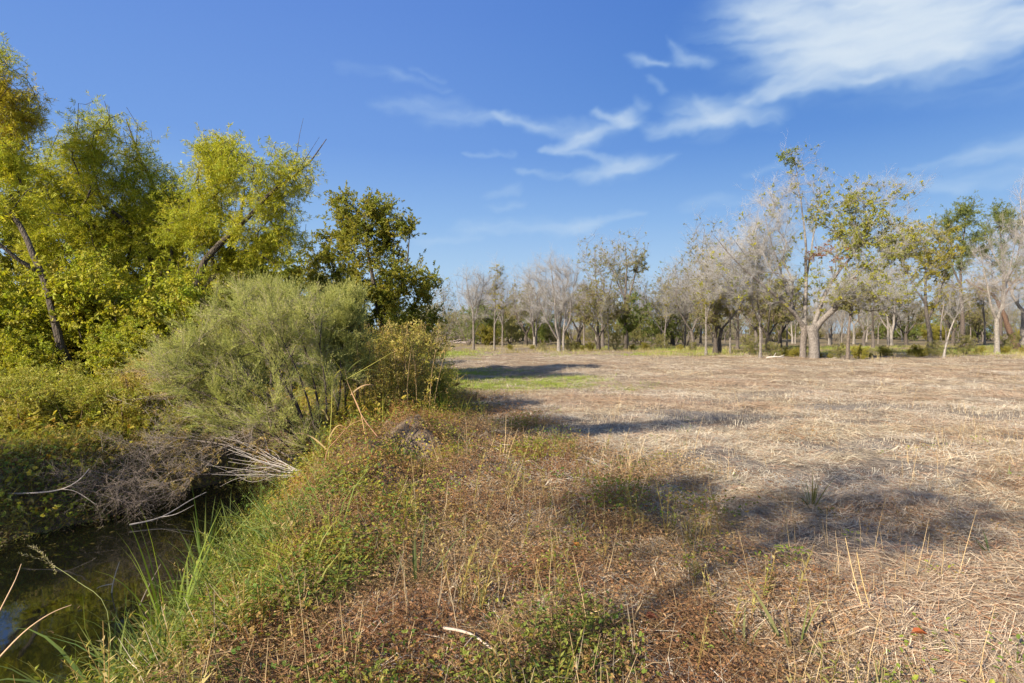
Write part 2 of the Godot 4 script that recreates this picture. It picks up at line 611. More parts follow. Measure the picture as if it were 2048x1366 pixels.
func noise_picture(size: int, sd: int, freq: float, octaves: int, lo: Color, hi: Color, kind := FastNoiseLite.TYPE_SIMPLEX_SMOOTH, stretch := 1.0) -> ImageTexture:
	var n := FastNoiseLite.new()
	n.seed = sd
	n.noise_type = kind
	n.frequency = freq
	n.fractal_octaves = octaves
	var a := n.get_seamless_image(size, size)
	var im := Image.create(size, size, false, Image.FORMAT_RGB8)
	for y in size:
		for x in size:
			im.set_pixel(x, y, lo.lerp(hi, a.get_pixel(x, int(y * stretch) % size).r))
	return ImageTexture.create_from_image(im)

func materials() -> void:
	var m := StandardMaterial3D.new()
	m.vertex_color_use_as_albedo = true
	m.roughness = 0.5
	m.metallic_specular = 0.3
	m.cull_mode = BaseMaterial3D.CULL_DISABLED
	m.backlight_enabled = true
	m.backlight = Color(0.95, 0.97, 0.62)
	mat.leaf = m
	m = StandardMaterial3D.new()
	m.vertex_color_use_as_albedo = true
	m.roughness = 0.85
	mat.twig = m
	m = StandardMaterial3D.new()
	m.vertex_color_use_as_albedo = true
	m.roughness = 0.6
	m.metallic_specular = 0.4
	m.cull_mode = BaseMaterial3D.CULL_DISABLED
	mat.straw = m
	m = StandardMaterial3D.new()
	m.vertex_color_use_as_albedo = true
	m.roughness = 0.95
	m.albedo_texture = noise_picture(256, 3, 0.03, 5, Color(0.5, 0.48, 0.46), Color(1, 1, 1))
	m.uv1_triplanar = true
	m.uv1_scale = Vector3(2.2, 0.7, 2.2)
	m.heightmap_enabled = true
	m.heightmap_scale = 6.0
	m.heightmap_texture = noise_picture(256, 8, 0.035, 4, Color.BLACK, Color.WHITE)
	mat.bark = m
	m = StandardMaterial3D.new()
	m.vertex_color_use_as_albedo = true
	m.roughness = 1.0
	m.metallic_specular = 0.2
	m.albedo_texture = noise_picture(512, 21, 0.02, 6, Color(0.76, 0.74, 0.72), Color(1, 1, 1))
	m.uv1_triplanar = true
	m.uv1_world_triplanar = true
	m.uv1_scale = Vector3(0.6, 0.6, 0.6)
	m.detail_enabled = true
	m.detail_blend_mode = BaseMaterial3D.BLEND_MODE_MUL
	m.detail_uv_layer = BaseMaterial3D.DETAIL_UV_2
	m.detail_albedo = noise_picture(512, 77, 0.012, 6, Color(0.8, 0.77, 0.74), Color(1, 1, 1))
	m.uv2_triplanar = true
	m.uv2_world_triplanar = true
	m.uv2_scale = Vector3(0.067, 0.067, 0.067)
	m.heightmap_enabled = true
	m.heightmap_scale = 3.0
	m.heightmap_texture = noise_picture(512, 5, 0.03, 6, Color.BLACK, Color.WHITE)
	mat.ground = m
	m = StandardMaterial3D.new()
	m.albedo_color = Color(0.005, 0.0055, 0.003).linear_to_srgb()
	m.roughness = 0.03
	m.metallic_specular = 0.7
	m.normal_enabled = true
	m.normal_texture = null
	var nt := FastNoiseLite.new()
	nt.seed = 6
	nt.frequency = 0.012
	nt.fractal_octaves = 3
	var bump: Image = nt.get_seamless_image(256, 256)
	bump.convert(Image.FORMAT_RGBA8)
	bump.bump_map_to_normal_map(1.2)
	m.normal_texture = ImageTexture.create_from_image(bump)
	m.normal_scale = 0.12
	m.uv1_triplanar = true
	m.uv1_world_triplanar = true
	m.uv1_scale = Vector3(0.5, 0.5, 0.5)
	mat.water = m

# ---------------------------------------------------------------- ground and water

# what grows where, in metres: x to the side, d ahead
func vine_edge(d: float) -> float:
	return -0.85 + 0.09 * clampf(d - 3.0, 0.0, 4.0) - 0.13 * maxf(d - 9.5, 0.0)

func litter_edge(d: float) -> float:
	return 0.85 + 0.08 * d if d < 7.0 else maxf(1.4 - 0.45 * (d - 7.0), vine_edge(d) + 0.3)

func patchy(x: float, d: float, s: float) -> float:
	return wide.get_noise_2d(x * s * 9.0 + 40.0, d * s * 9.0 - 17.0)

func lawn(x: float, d: float) -> float:
	# green strips where the grass has come up after mowing
	var a := exp(-pow((d - 18.8 - 0.5 * x * 0.3) / 2.0, 2.0)) * (1.0 - smoothstep(0.8, 4.0, x + patchy(x, d, 0.8) * 2.5)) * 1.3
	var b := exp(-pow((d - 24.5) / 2.5, 2.0)) * (1.0 - smoothstep(-2.0, 1.5, x)) * 0.7
	var c := exp(-pow((d - 45.0) / 6.0, 2.0)) * (1.0 - smoothstep(-4.0, -1.0, x)) * 0.7
	var e := smoothstep(40.0, 46.0, d) * smoothstep(2.0, 8.0, x) * (0.12 + 0.5 * patchy(x, d, 0.12))
	return clampf((a + b + c) * (1.0 + patchy(x, d, 1.0) * 1.2) + maxf(e, 0.0), 0.0, 1.0)

# bare soil where the mower scalped the field: x, d, radius
const BARE := [Vector3(0.95, 2.9, 0.36), Vector3(1.95, 2.8, 0.3), Vector3(2.2, 3.45, 0.24), Vector3(1.6, 6.3, 0.6), Vector3(3.1, 7.0, 0.75), Vector3(0.95, 4.9, 0.4), Vector3(2.9, 4.5, 0.35), Vector3(4.6, 8.5, 0.8), Vector3(1.2, 9.6, 0.8), Vector3(3.4, 11.5, 1.2), Vector3(7.5, 13.0, 1.3)]

func bare(x: float, d: float) -> float:
	var q := 0.0
	for b in BARE:
		q = maxf(q, exp(-(pow(x - b.x, 2.0) * 0.6 + pow(d - b.y, 2.0) * 1.4) / (b.z * b.z)))
	return smoothstep(0.3, 0.75, q + patchy(x, d, 2.4) * 0.5)

func ground_color(x: float, d: float) -> Color:
	var straw := Color(0.42, 0.345, 0.24)
	var pale := Color(0.45, 0.39, 0.30)
	var soil := Color(0.29, 0.25, 0.205)
	var red := Color(0.22, 0.125, 0.07)
	var green := Color(0.17, 0.19, 0.055)
	var c := straw.lerp(pale, clampf(0.5 + patchy(x, d, 0.35) * 1.1, 0.0, 1.0))
	c = c.lerp(Color(0.38, 0.29, 0.195), clampf(0.3 + patchy(x + 70.0, d * 2.5, 0.14) * 1.4, 0.0, 0.8) * smoothstep(8.0, 25.0, d))
	c = c.lerp(soil, clampf(patchy(x - 30.0, d, 0.9) * 2.4 + 0.1, 0.0, 0.95) * (1.0 - smoothstep(8.0, 22.0, d)))
	if d < 16.0: c = c.lerp(Color(0.33, 0.295, 0.25), bare(x, d))
	c = c.lerp(green, lawn(x, d) * 0.75)
	if d < 30.0 and d > -12.0:
		var n := patchy(x, d, 1.3) * 0.8
		var l := 1.0 - smoothstep(-0.3, 0.5, x - litter_edge(d) + n)
		c = c.lerp(red, l * 0.85)
		c = c.lerp(soil, (1.0 - smoothstep(-0.3, 0.3, x - vine_edge(d) + n)) * 0.8)
	else:
		c = c.lerp(soil, (1.0 - smoothstep(-2.0, 1.0, x + 0.15 * absf(d))) * 0.7)
	if d > 55.0:
		c = c.lerp(Color(0.30, 0.26, 0.14), 0.5 * smoothstep(55.0, 90.0, d))
	return c

func make_ground() -> void:
	var b := Build.new()
	var xs := PackedFloat32Array()
	var k := 0.0
	var at := 0.0
	while at < 1500.0:
		xs.append(at)
		at += 0.15 + 0.035 * maxf(at - 5.0, 0.0)
	var line := PackedFloat32Array()
	for t in range(xs.size() - 1, 0, -1): line.append(-xs[t])
	line.append_array(xs)
	var w := line.size()
	for zi in w:
		for xi in w:
			var x := line[xi]
			var z := line[zi] - 5.0
			b.v.append(Vector3(x, ground(x, z), z))
			b.c.append(ground_color(x, -z))
	for zi in w - 1:
		for xi in w - 1:
			var a := zi * w + xi
			b.i.append(a); b.i.append(a + 1); b.i.append(a + w)
			b.i.append(a + 1); b.i.append(a + w + 1); b.i.append(a + w)
	b.n.resize(b.v.size())
	for zi in w:
		for xi in w:
			var a := b.v[zi * w + maxi(xi - 1, 0)]
			var c := b.v[zi * w + mini(xi + 1, w - 1)]
			var d := b.v[maxi(zi - 1, 0) * w + xi]
			var e := b.v[mini(zi + 1, w - 1) * w + xi]
			b.n[zi * w + xi] = (e - d).cross(c - a).normalized()
	tag(part(self, "field", b.mesh(mat.ground)), "wide mown field of dry straw with bare soil and green strips", "", "", "structure")
	b = Build.new()
	var tri := Geometry2D.triangulate_polygon(Geometry2D.offset_polygon(pond, 0.5)[0])
	var poly := Geometry2D.offset_polygon(pond, 0.5)[0]
	for q in poly:
		b.v.append(Vector3(q.x, WATER, -q.y)); b.n.append(Vector3.UP); b.c.append(Color.WHITE)
	for t in range(0, tri.size(), 3):
		var p := (poly[tri[t + 1]] - poly[tri[t]]).cross(poly[tri[t + 2]] - poly[tri[t]])
		for e in ([0, 2, 1] if p > 0.0 else [0, 1, 2]): b.i.append(tri[t + e])
	# in Godot's y-up world a polygon in (x, -z) that turns left faces up when wound clockwise
	tag(part(self, "water", b.mesh(mat.water)), "dark still pond water mirroring the willows", "", "", "structure")

# ---------------------------------------------------------------- what covers the ground

func straw_patch(stems: int, radius: float, longest: float, lift: float, wid: float) -> ArrayMesh:
	var b := Build.new()
	for k in stems:
		var a := r(0, TAU)
		var q := radius * sqrt(rng.randf())
		var p := Vector3(cos(a) * q, r(0.004, lift), sin(a) * q)
		var h := rng.randfn(0.0, 0.8)
		var d := Vector3(cos(h), rng.randfn(0.0, 0.09), sin(h)).normalized()
		var l := longest * r(0.25, 1.0)
		var w := wid * r(0.5, 1.3)
		var up := (Vector3.UP + ball() * 0.5).normalized()
		var side := d.cross(up).normalized()
		var col := Color(1, 1, 1) * r(0.6, 1.3)
		if rng.randf() < 0.34: col *= Color(0.62, 0.42, 0.33)
		elif rng.randf() < 0.2: col *= Color(0.85, 0.9, 0.98)
		var sag := Vector3(0, -p.y * 0.5, 0) + ball() * l * 0.06
		var mid := p + sag
		b.quad(p - d * l * 0.5 - side * w * 0.5, p - d * l * 0.5 + side * w * 0.5, mid + side * w * 0.5, mid - side * w * 0.5, col)
		b.quad(mid - side * w * 0.5, mid + side * w * 0.5, p + d * l * 0.5 + side * w * 0.2, p + d * l * 0.5 - side * w * 0.2, col)
	return b.mesh(mat.straw)

# a swathe of long stems lying together, thrown up a little in the middle
func mat_patch(stems: int) -> ArrayMesh:
	var b := Build.new()
	for k in stems:
		var h := rng.randfn(0.0, 0.28)
		var d := Vector3(cos(h), 0, sin(h))
		var l := r(0.12, 0.45)
		var p := Vector3(rng.randfn() * 0.16, 0.0, rng.randfn() * 0.11)
		var top := r(0.015, 0.10) * exp(-p.length_squared() * 12.0) + 0.01
		var w := r(0.0016, 0.0038)
		var col := Color(1, 1, 1) * r(0.55, 1.3)
		if rng.randf() < 0.34: col *= Color(0.62, 0.45, 0.35)
		var a := p - d * l * 0.5 + Vector3(0, r(0.0, 0.03), 0)
		var e := p + d * l * 0.5 + Vector3(0, r(0.0, 0.03), 0)
		var m := p + Vector3(0, top, 0) + ball() * 0.015
		var side := d.cross((Vector3.UP + ball() * 0.7).normalized()).normalized() * w * 0.5
		b.quad(a - side, a + side, m + side, m - side, col)
		b.quad(m - side, m + side, e + side * 0.5, e - side * 0.5, col)
	return b.mesh(mat.straw)

func float_patch(bits: int, radius: float) -> ArrayMesh:
	var b := Build.new()
	for k in bits:
		var a := r(0, TAU)
		var q := radius * sqrt(rng.randf())
		var d := Vector3(1, 0, 0).rotated(Vector3.UP, r(0, TAU))
		b.leaf(Vector3(cos(a) * q, 0.004, sin(a) * q), d, d.cross(Vector3.UP), r(0.03, 0.08), r(0.007, 0.014), Color(1, 1, 1) * r(0.6, 1.3), 0.1)
	return b.mesh(mat.leaf)

# an upright leafy weed
func stalk_patch(leaves: int, high: float, leaf_l: float, leaf_w: float) -> ArrayMesh:
	var b := Build.new()
	for s in 2:
		var d := (Vector3.UP + ball() * 0.25).normalized()
		var e := ball() * high * 0.1
		var h := high * r(0.7, 1.0)
		b.tube(PackedVector3Array([Vector3.ZERO, d * h * 0.5 + e * 0.3, d * h + e]), PackedFloat32Array([0.0028, 0.0022, 0.001]), 3, Color(0.9, 0.75, 0.6))
		for k in leaves:
			var f := r(0.2, 1.0)
			var q := ball()
			var dir := (Vector3(q.x, 0.5 - f * 0.2, q.z)).normalized()
			b.leaf(d * h * f + e * f * f, dir, dir.cross((Vector3.UP + ball() * 0.4).normalized()).normalized(), leaf_l * r(0.6, 1.2) * (1.2 - f * 0.5), leaf_w * r(0.7, 1.2), Color(1, 1, 1) * r(0.7, 1.3), 0.3)
	return b.mesh(mat.leaf)

func sprig_patch(leaves: int, high: float, big: float) -> ArrayMesh:
	var b := Build.new()
	for k in leaves:
		var q := ball()
		var p := Vector3(q.x * high * 0.7, high * r(0.2, 1.0), q.z * high * 0.7)
		if k % 2 == 0: b.twig(Vector3.ZERO, p, 0.0016, Color(0.9, 0.7, 0.6))
		var d := Vector3(q.x, r(-0.1, 0.6), q.z).normalized()
		b.oval(p, d, d.cross((Vector3.UP + ball() * 0.5).normalized()).normalized(), big * r(0.6, 1.2), big * r(0.4, 0.7), Color(1, 1, 1) * r(0.7, 1.3))
	return b.mesh(mat.leaf)

func litter_patch(bits: int, radius: float, high: float) -> ArrayMesh:
	var b := Build.new()
	for k in bits:
		var a := r(0, TAU)
		var q := radius * sqrt(rng.randf())
		var p := Vector3(cos(a) * q, high * pow(rng.randf(), 1.6) + 0.004, sin(a) * q)
		var d := (ball() * Vector3(1, 0.6, 1)).normalized()
		var side := d.cross(ball()).normalized()
		var col := Color(1, 1, 1) * r(0.55, 1.35)
		col.g *= r(0.85, 1.25)
		if rng.randf() < 0.3:
			b.twig(p, p + d * r(0.06, 0.2), 0.0018, col * Color(1.3, 1.5, 1.7))
		elif rng.randf() < 0.5:
			b.oval(p, d, side, r(0.013, 0.026), r(0.009, 0.016), col, 0.35)
		else:
			b.leaf(p, d, side, r(0.014, 0.034), r(0.004, 0.010), col, 0.4)
	return b.mesh(mat.leaf)

func vine_patch(leaves: int, radius: float, high: float, big: float) -> ArrayMesh:
	var b := Build.new()
	for k in leaves / 3:
		var a := r(0, TAU)
		var q := radius * sqrt(rng.randf())
		var p := Vector3(cos(a) * q, high * sqrt(rng.randf()), sin(a) * q)
		var d := (ball() * Vector3(1, 0.45, 1) + Vector3(0, 0.25, 0)).normalized()
		if rng.randf() < 0.5: b.twig(Vector3(p.x * 0.8, 0, p.z * 0.8), p, 0.0016, Color(1.2, 0.55, 0.6))
		var side := d.cross((Vector3.UP + ball() * 0.7).normalized()).normalized()
		var col := Color(1, 1, 1) * r(0.7, 1.3)
		col.r *= r(0.85, 1.25)
		if rng.randf() < 0.12: col *= Color(1.15, 0.8, 0.7)
		for t in [-0.9, 0.0, 0.9]:
			var e: Vector3 = d.rotated(side.cross(d).normalized(), t)
			var es: Vector3 = side.rotated(side.cross(d).normalized(), t)
			b.oval(p, e, es, big * r(0.75, 1.2), big * r(0.5, 0.75), col)
	return b.mesh(mat.leaf)

func stubble_patch(n: int, radius: float, high: float, wid: float) -> ArrayMesh:
	var b := Build.new()
	for k in n:
		var p := Vector3(rng.randfn() * radius, -0.02, rng.randfn() * radius)
		var d := (Vector3.UP + ball() * 0.28).normalized()
		var h := high * r(0.35, 1.0)
		var col := Color(1, 1, 1) * r(0.7, 1.25)
		var pts := PackedVector3Array([p, p + d * h * 0.5, p + d * h + ball() * h * 0.08])
		b.tube(pts, PackedFloat32Array([wid, wid * 0.85, wid * 0.45]), 3, col)
		if rng.randf() < 0.4:
			b.leaf(p + d * h * r(0.2, 0.7), (ball() + Vector3.DOWN * 0.3).normalized(), ball(), r(0.06, 0.16), 0.005, col)
	return b.mesh(mat.straw)

func tuft_patch(n: int, radius: float, high: float, wid: float, bend := 1.1) -> ArrayMesh:
	var b := Build.new()
	for k in n:
		var a := r(0, TAU)
		var q := radius * sqrt(rng.randf())
		var d := (Vector3.UP + Vector3(cos(a), 0, sin(a)) * r(0.1, 0.9) + ball() * 0.2).normalized()
		var col := Color(1, 1, 1) * r(0.7, 1.25)
		if rng.randf() < 0.15: col *= Color(1.9, 1.35, 1.3)
		b.blade(Vector3(cos(a) * q, -0.02, sin(a) * q), d, d.cross(ball()).normalized(), high * r(0.4, 1.0), wid * r(0.6, 1.2), bend * r(0.5, 1.4), col, col * Color(1.2, 1.05, 1.0), 4)
	return b.mesh(mat.leaf)

# strews copies of patches over the ground ahead; more of them near. dens(x, d) is the share kept
func strew(called: String, label: String, meshes: Array, tries: int, near: float, far: float, dens: Callable, pal: Callable, size: Callable, sink := 0.0) -> void:
	var where := []
	var tint := []
	for m in meshes:
		var w: Array[Transform3D] = []
		where.append(w)
		tint.append(PackedColorArray())
	for t in tries:
		var d := near * pow(far / near, rng.randf())
		var x := r(-1.0, 1.0) * (d * 0.95 + 1.0)
		if rng.randf() > dens.call(x, d): continue
		var s: float = size.call(d) * r(0.75, 1.25)
		var turn := patchy(x, d, 0.5) * 5.0 + rng.randfn(0.0, 0.8) + (PI if rng.randf() < 0.5 else 0.0)
		var e := 0.25
		var slope := Vector3(ground(x - e, -d) - ground(x + e, -d), 2.0 * e, ground(x, -d - e) - ground(x, -d + e)).normalized()
		if called == "floating_leaves": slope = Vector3.UP
		var turned := Basis(Quaternion(Vector3.UP, slope)) * Basis(Vector3.UP, turn)
		var k := rng.randi() % meshes.size()
		where[k].append(Transform3D(turned.scaled_local(Vector3.ONE * s), Vector3(x, maxf(ground(x, -d), WATER if called == "floating_leaves" else -9.0) - sink, -d)))
		var c: Color = pal.call(x, d)
		c.a = 1.0
		tint[k].append(c)
	var root := Node3D.new()
	root.name = numbered(called)
	add_child(root)
	tag(root, label, "", "", "stuff")
	for k in meshes.size():
		if where[k].size():
			copies(root, "patch", meshes[k], where[k], tint[k])

# ---------------------------------------------------------------- the scene

const EXPOSURE := 2.6

func _ready() -> void:
	rng.seed = 20
	wide.seed = 12
	wide.frequency = 0.06
	wide.fractal_octaves = 3
	fine.seed = 13
	fine.frequency = 0.4
	fine.fractal_octaves = 3
	var cam := Camera3D.new()
	cam.name = "camera"
	cam.fov = 60.12
	cam.near = 0.05
	cam.far = 4000.0
	cam.position = Vector3(0, 1.6, 0)
	cam.rotation_degrees.x = -0.78
	add_child(cam)
	var env := Environment.new()
	env.background_mode = Environment.BG_SKY
	var sky := Sky.new()
	var pan := PanoramaSkyMaterial.new()
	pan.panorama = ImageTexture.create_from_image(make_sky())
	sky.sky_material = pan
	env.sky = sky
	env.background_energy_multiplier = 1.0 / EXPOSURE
	env.tonemap_mode = Environment.TONE_MAPPER_LINEAR
	env.tonemap_exposure = EXPOSURE
	env.sdfgi_enabled = true
	env.ssao_enabled = true
	env.ssil_enabled = true
	var we := WorldEnvironment.new()
	we.name = "world_environment"
	we.environment = env
	add_child(we)
	var sun := DirectionalLight3D.new()
	sun.name = "sun"
	sun.light_energy = 1.42
	sun.light_color = Color(1.0, 0.95, 0.87)
	sun.light_angular_distance = 0.5
	sun.shadow_enabled = true
	add_child(sun)
	sun.look_at_from_position(Vector3.ZERO, Vector3(0.70 * 0.891, -0.454, -0.714 * 0.891))
	materials()
	make_ground()
	sprays()
	left_trees()
	scrub()
	far_trees()
	cover()
	small_things()

var sp := {}

func sprays() -> void:
	sp.willow = [spray(0.5, 34, Vector2(0.095, 0.014), 0.7, false, 0.35, 2), spray(0.55, 38, Vector2(0.1, 0.014), 0.6, false, 0.5, 3), spray(0.4, 30, Vector2(0.085, 0.013), 0.8, false, 0.25, 2)]
	sp.elm = [spray(0.34, 20, Vector2(0.062, 0.04), 0.9, true, 0.2, 2), spray(0.4, 24, Vector2(0.058, 0.036), 0.8, true, 0.1, 3), spray(0.28, 16, Vector2(0.066, 0.042), 0.9, true, 0.3, 1)]
	sp.vine = [spray(0.4, 18, Vector2(0.085, 0.06), 0.9, true, 0.3, 2), spray(0.35, 16, Vector2(0.075, 0.055), 1.0, true, 0.2, 2)]
	sp.broom = [spray(0.34, 64, Vector2(0.03, 0.0045), 0.45, false, 0.0, 4, Color(0.7, 0.75, 0.6)), spray(0.28, 54, Vector2(0.027, 0.0045), 0.5, false, 0.0, 3, Color(0.7, 0.75, 0.6))]
	sp.bare = [bare_twig(1.0, 7, 0.0042), bare_twig(0.85, 8, 0.0038), bare_twig(1.2, 6, 0.0045)]
	sp.fine = [bare_twig(0.4, 10, 0.0022), bare_twig(0.5, 9, 0.0025)]
	sp.mesq = [spray(0.45, 40, Vector2(0.09, 0.03), 0.8, false, 0.3, 3), spray(0.5, 44, Vector2(0.1, 0.03), 0.7, false, 0.4, 3)]
	sp.far = [spray(0.6, 26, Vector2(0.13, 0.085), 0.9, true, 0.15, 3), spray(0.5, 22, Vector2(0.12, 0.08), 0.9, true, 0.15, 2)]
	sp.weed = [spray(0.4, 20, Vector2(0.05, 0.014), 0.9, false, 0.5, 2, Color(1.1, 0.8, 0.6)), spray(0.3, 16, Vector2(0.06, 0.02), 0.9, false, 0.5, 1, Color(1.1, 0.8, 0.6))]

func crown(m: Array, pals: Array, per: float, size: float, along := 0.5, wild := 0.6, lift := 0.0, back := 3.0, loose := 0.1, key := "leaf", called := "crown", share := 1.0) -> Dictionary:
	return {"m": m, "pals": pals, "per": per, "size": size, "along": along, "wild": wild, "lift": lift, "back": back, "loose": loose, "key": key, "called": called, "share": share}

var willow_pal := [Color(0.51, 0.50, 0.048), Color(0.42, 0.445, 0.05), Color(0.57, 0.51, 0.052), Color(0.34, 0.39, 0.055)]
var gold_pal := [Color(0.58, 0.45, 0.05), Color(0.50, 0.42, 0.05), Color(0.40, 0.38, 0.05)]
var elm_pal := [Color(0.25, 0.28, 0.045), Color(0.36, 0.34, 0.045), Color(0.18, 0.225, 0.05), Color(0.38, 0.32, 0.05)]
var lime_pal := [Color(0.38, 0.41, 0.04), Color(0.49, 0.46, 0.045), Color(0.28, 0.33, 0.045), Color(0.44, 0.36, 0.06)]
var broom_pal := [Color(0.56, 0.55, 0.20), Color(0.47, 0.48, 0.165), Color(0.62, 0.585, 0.24), Color(0.39, 0.41, 0.145)]
var olive_pal := [Color(0.27, 0.265, 0.095), Color(0.34, 0.31, 0.12), Color(0.21, 0.23, 0.085), Color(0.38, 0.32, 0.14)]
var green_pal := [Color(0.17, 0.23, 0.06), Color(0.21, 0.26, 0.07), Color(0.27, 0.28, 0.07)]
var yellow_pal := [Color(0.36, 0.33, 0.06), Color(0.28, 0.28, 0.055), Color(0.42, 0.34, 0.07)]
var rust_pal := [Color(0.40, 0.16, 0.07), Color(0.33, 0.13, 0.065), Color(0.42, 0.21, 0.09)]
var grey_pal := [Color(0.28, 0.265, 0.25), Color(0.21, 0.20, 0.187), Color(0.33, 0.315, 0.30)]
var brown_pal := [Color(0.28, 0.215, 0.165), Color(0.34, 0.265, 0.21), Color(0.21, 0.16, 0.12)]
var dry_pal := [Color(0.48, 0.37, 0.15), Color(0.40, 0.28, 0.13), Color(0.46, 0.39, 0.12), Color(0.32, 0.21, 0.10)]

func gp(v: Vector3) -> Vector3:
	return Vector3(v.x, ground(v.x, v.z) - 0.05, v.z)

func left_trees() -> void:
	var bark := Color(0.125, 0.10, 0.078)
	plant("willow_tree", "yellow-green willow whose stout limb leans over the grey-green shrub to a bare tip", "tree", "", gp(Vector3(-8.57, 0, -15.00)), {"bark": bark, "n": 420, "tip": 0.0075, "rough": 0.24,
		"stems": [
			{"p": [Vector3(-8.54, -0.09, -15.00), Vector3(-8.53, 0.93, -15.00), Vector3(-8.44, 1.94, -15.00), Vector3(-8.34, 2.30, -15.00)], "r": [0.17, 0.13]},
			{"p": [Vector3(-8.34, 2.30, -15.00), Vector3(-7.98, 2.93, -15.00), Vector3(-7.73, 3.46, -14.90), Vector3(-7.25, 3.90, -14.80), Vector3(-6.60, 4.43, -14.70), Vector3(-6.04, 4.98, -14.60), Vector3(-5.35, 5.50, -14.60), Vector3(-4.94, 5.87, -14.60), Vector3(-4.57, 6.41, -14.60)], "r": [0.115, 0.008]},
			{"p": [Vector3(-8.36, 2.22, -15.00), Vector3(-8.01, 2.59, -15.20), Vector3(-7.80, 3.20, -15.50), Vector3(-7.57, 3.96, -15.90), Vector3(-7.44, 4.72, -16.20), Vector3(-7.42, 5.59, -16.40)], "r": [0.1, 0.015]},
			{"p": [Vector3(-8.44, 1.94, -15.00), Vector3(-8.80, 2.47, -15.30), Vector3(-9.11, 3.01, -15.60), Vector3(-9.14, 4.14, -16.00), Vector3(-8.84, 5.27, -16.20), Vector3(-8.48, 6.39, -16.30)], "r": [0.08, 0.012]},
			{"p": [Vector3(-5.56, 5.34, -14.60), Vector3(-5.34, 6.05, -14.70), Vector3(-5.22, 6.96, -14.80)], "r": [0.014, 0.003]},
			{"p": [Vector3(-5.35, 5.50, -14.60), Vector3(-5.03, 5.83, -14.40), Vector3(-4.63, 6.35, -14.30)], "r": [0.012, 0.003]}],
		"lobes": [{"c": Vector3(-7.38, 5.78, -15.30), "r": Vector3(1.08, 0.83, 1.40), "w": 3.2}, {"c": Vector3(-5.96, 5.63, -15.00), "r": Vector3(0.76, 0.64, 1.02), "w": 2.2}, {"c": Vector3(-7.78, 6.42, -15.50), "r": Vector3(0.57, 0.51, 0.57), "w": 1.4}, {"c": Vector3(-6.97, 4.56, -15.40), "r": Vector3(1.33, 0.89, 1.53), "w": 3.0},
			{"c": Vector3(-8.26, 4.58, -15.50), "r": Vector3(0.95, 0.95, 1.27), "w": 2.2}, {"c": Vector3(-6.06, 4.30, -15.40), "r": Vector3(0.70, 0.95, 1.02), "w": 1.8}, {"c": Vector3(-5.22, 5.61, -14.70), "r": Vector3(0.51, 0.51, 0.51), "w": 0.7, "leaf": 0.6}, {"c": Vector3(-8.09, 3.30, -15.80), "r": Vector3(1.02, 0.64, 1.27), "w": 1.2}],
		"leaves": [crown(sp.willow, [willow_pal], 7.0, 1.0, 0.4, 0.5, -0.35, 4.0, 0.2)]})
	plant("willow_tree", "tallest rounded yellow-green willow between the two leaning trunks", "tree", "", gp(Vector3(-10.36, 0, -17.00)), {"bark": bark, "n": 560, "tip": 0.0075, "rough": 0.16,
		"stems": [
			{"p": [Vector3(-10.34, -0.03, -17.00), Vector3(-10.29, 1.99, -17.00), Vector3(-10.23, 2.93, -17.00), Vector3(-10.29, 3.57, -17.00)], "r": [0.2, 0.14]},
			{"p": [Vector3(-10.29, 3.57, -17.00), Vector3(-10.45, 4.19, -16.80), Vector3(-10.75, 4.70, -16.50), Vector3(-11.22, 5.12, -16.30), Vector3(-11.45, 6.09, -16.20), Vector3(-11.31, 7.32, -16.20)], "r": [0.1, 0.012]},
			{"p": [Vector3(-10.29, 3.57, -17.00), Vector3(-10.17, 4.49, -17.30), Vector3(-10.51, 5.71, -17.50), Vector3(-11.10, 6.92, -17.60), Vector3(-11.47, 7.97, -17.60)], "r": [0.11, 0.012]},
			{"p": [Vector3(-10.75, 4.70, -16.50), Vector3(-11.31, 4.47, -16.00), Vector3(-11.87, 4.84, -15.50), Vector3(-12.29, 5.55, -15.20)], "r": [0.06, 0.01]}],
		"lobes": [{"c": Vector3(-11.10, 6.87, -16.50), "r": Vector3(1.05, 1.12, 1.54), "w": 3.6}, {"c": Vector3(-12.14, 6.16, -16.20), "r": Vector3(1.08, 0.88, 1.36), "w": 3}, {"c": Vector3(-10.73, 5.61, -16.80), "r": Vector3(1.40, 1.05, 1.68), "w": 3.2}, {"c": Vector3(-11.85, 4.81, -16.00), "r": Vector3(1.56, 1.02, 1.63), "w": 3},
			{"c": Vector3(-9.62, 5.43, -16.60), "r": Vector3(0.79, 0.94, 0.79), "w": 2.0}, {"c": Vector3(-9.37, 4.20, -16.40), "r": Vector3(1.01, 0.86, 1.01), "w": 1.6}, {"c": Vector3(-12.66, 5.44, -15.50), "r": Vector3(0.85, 0.92, 1.18), "w": 2}, {"c": Vector3(-10.57, 3.93, -17.00), "r": Vector3(1.15, 0.86, 1.44), "w": 1.8}, {"c": Vector3(-13.07, 4.27, -16.00), "r": Vector3(1.08, 0.81, 1.22), "w": 1.6}, {"c": Vector3(-11.73, 3.59, -16.50), "r": Vector3(1.22, 0.68, 1.22), "w": 1.4}],
		"leaves": [crown(sp.willow, [willow_pal], 7.0, 1.05, 0.4, 0.5, -0.35, 4.0, 0.2)]})
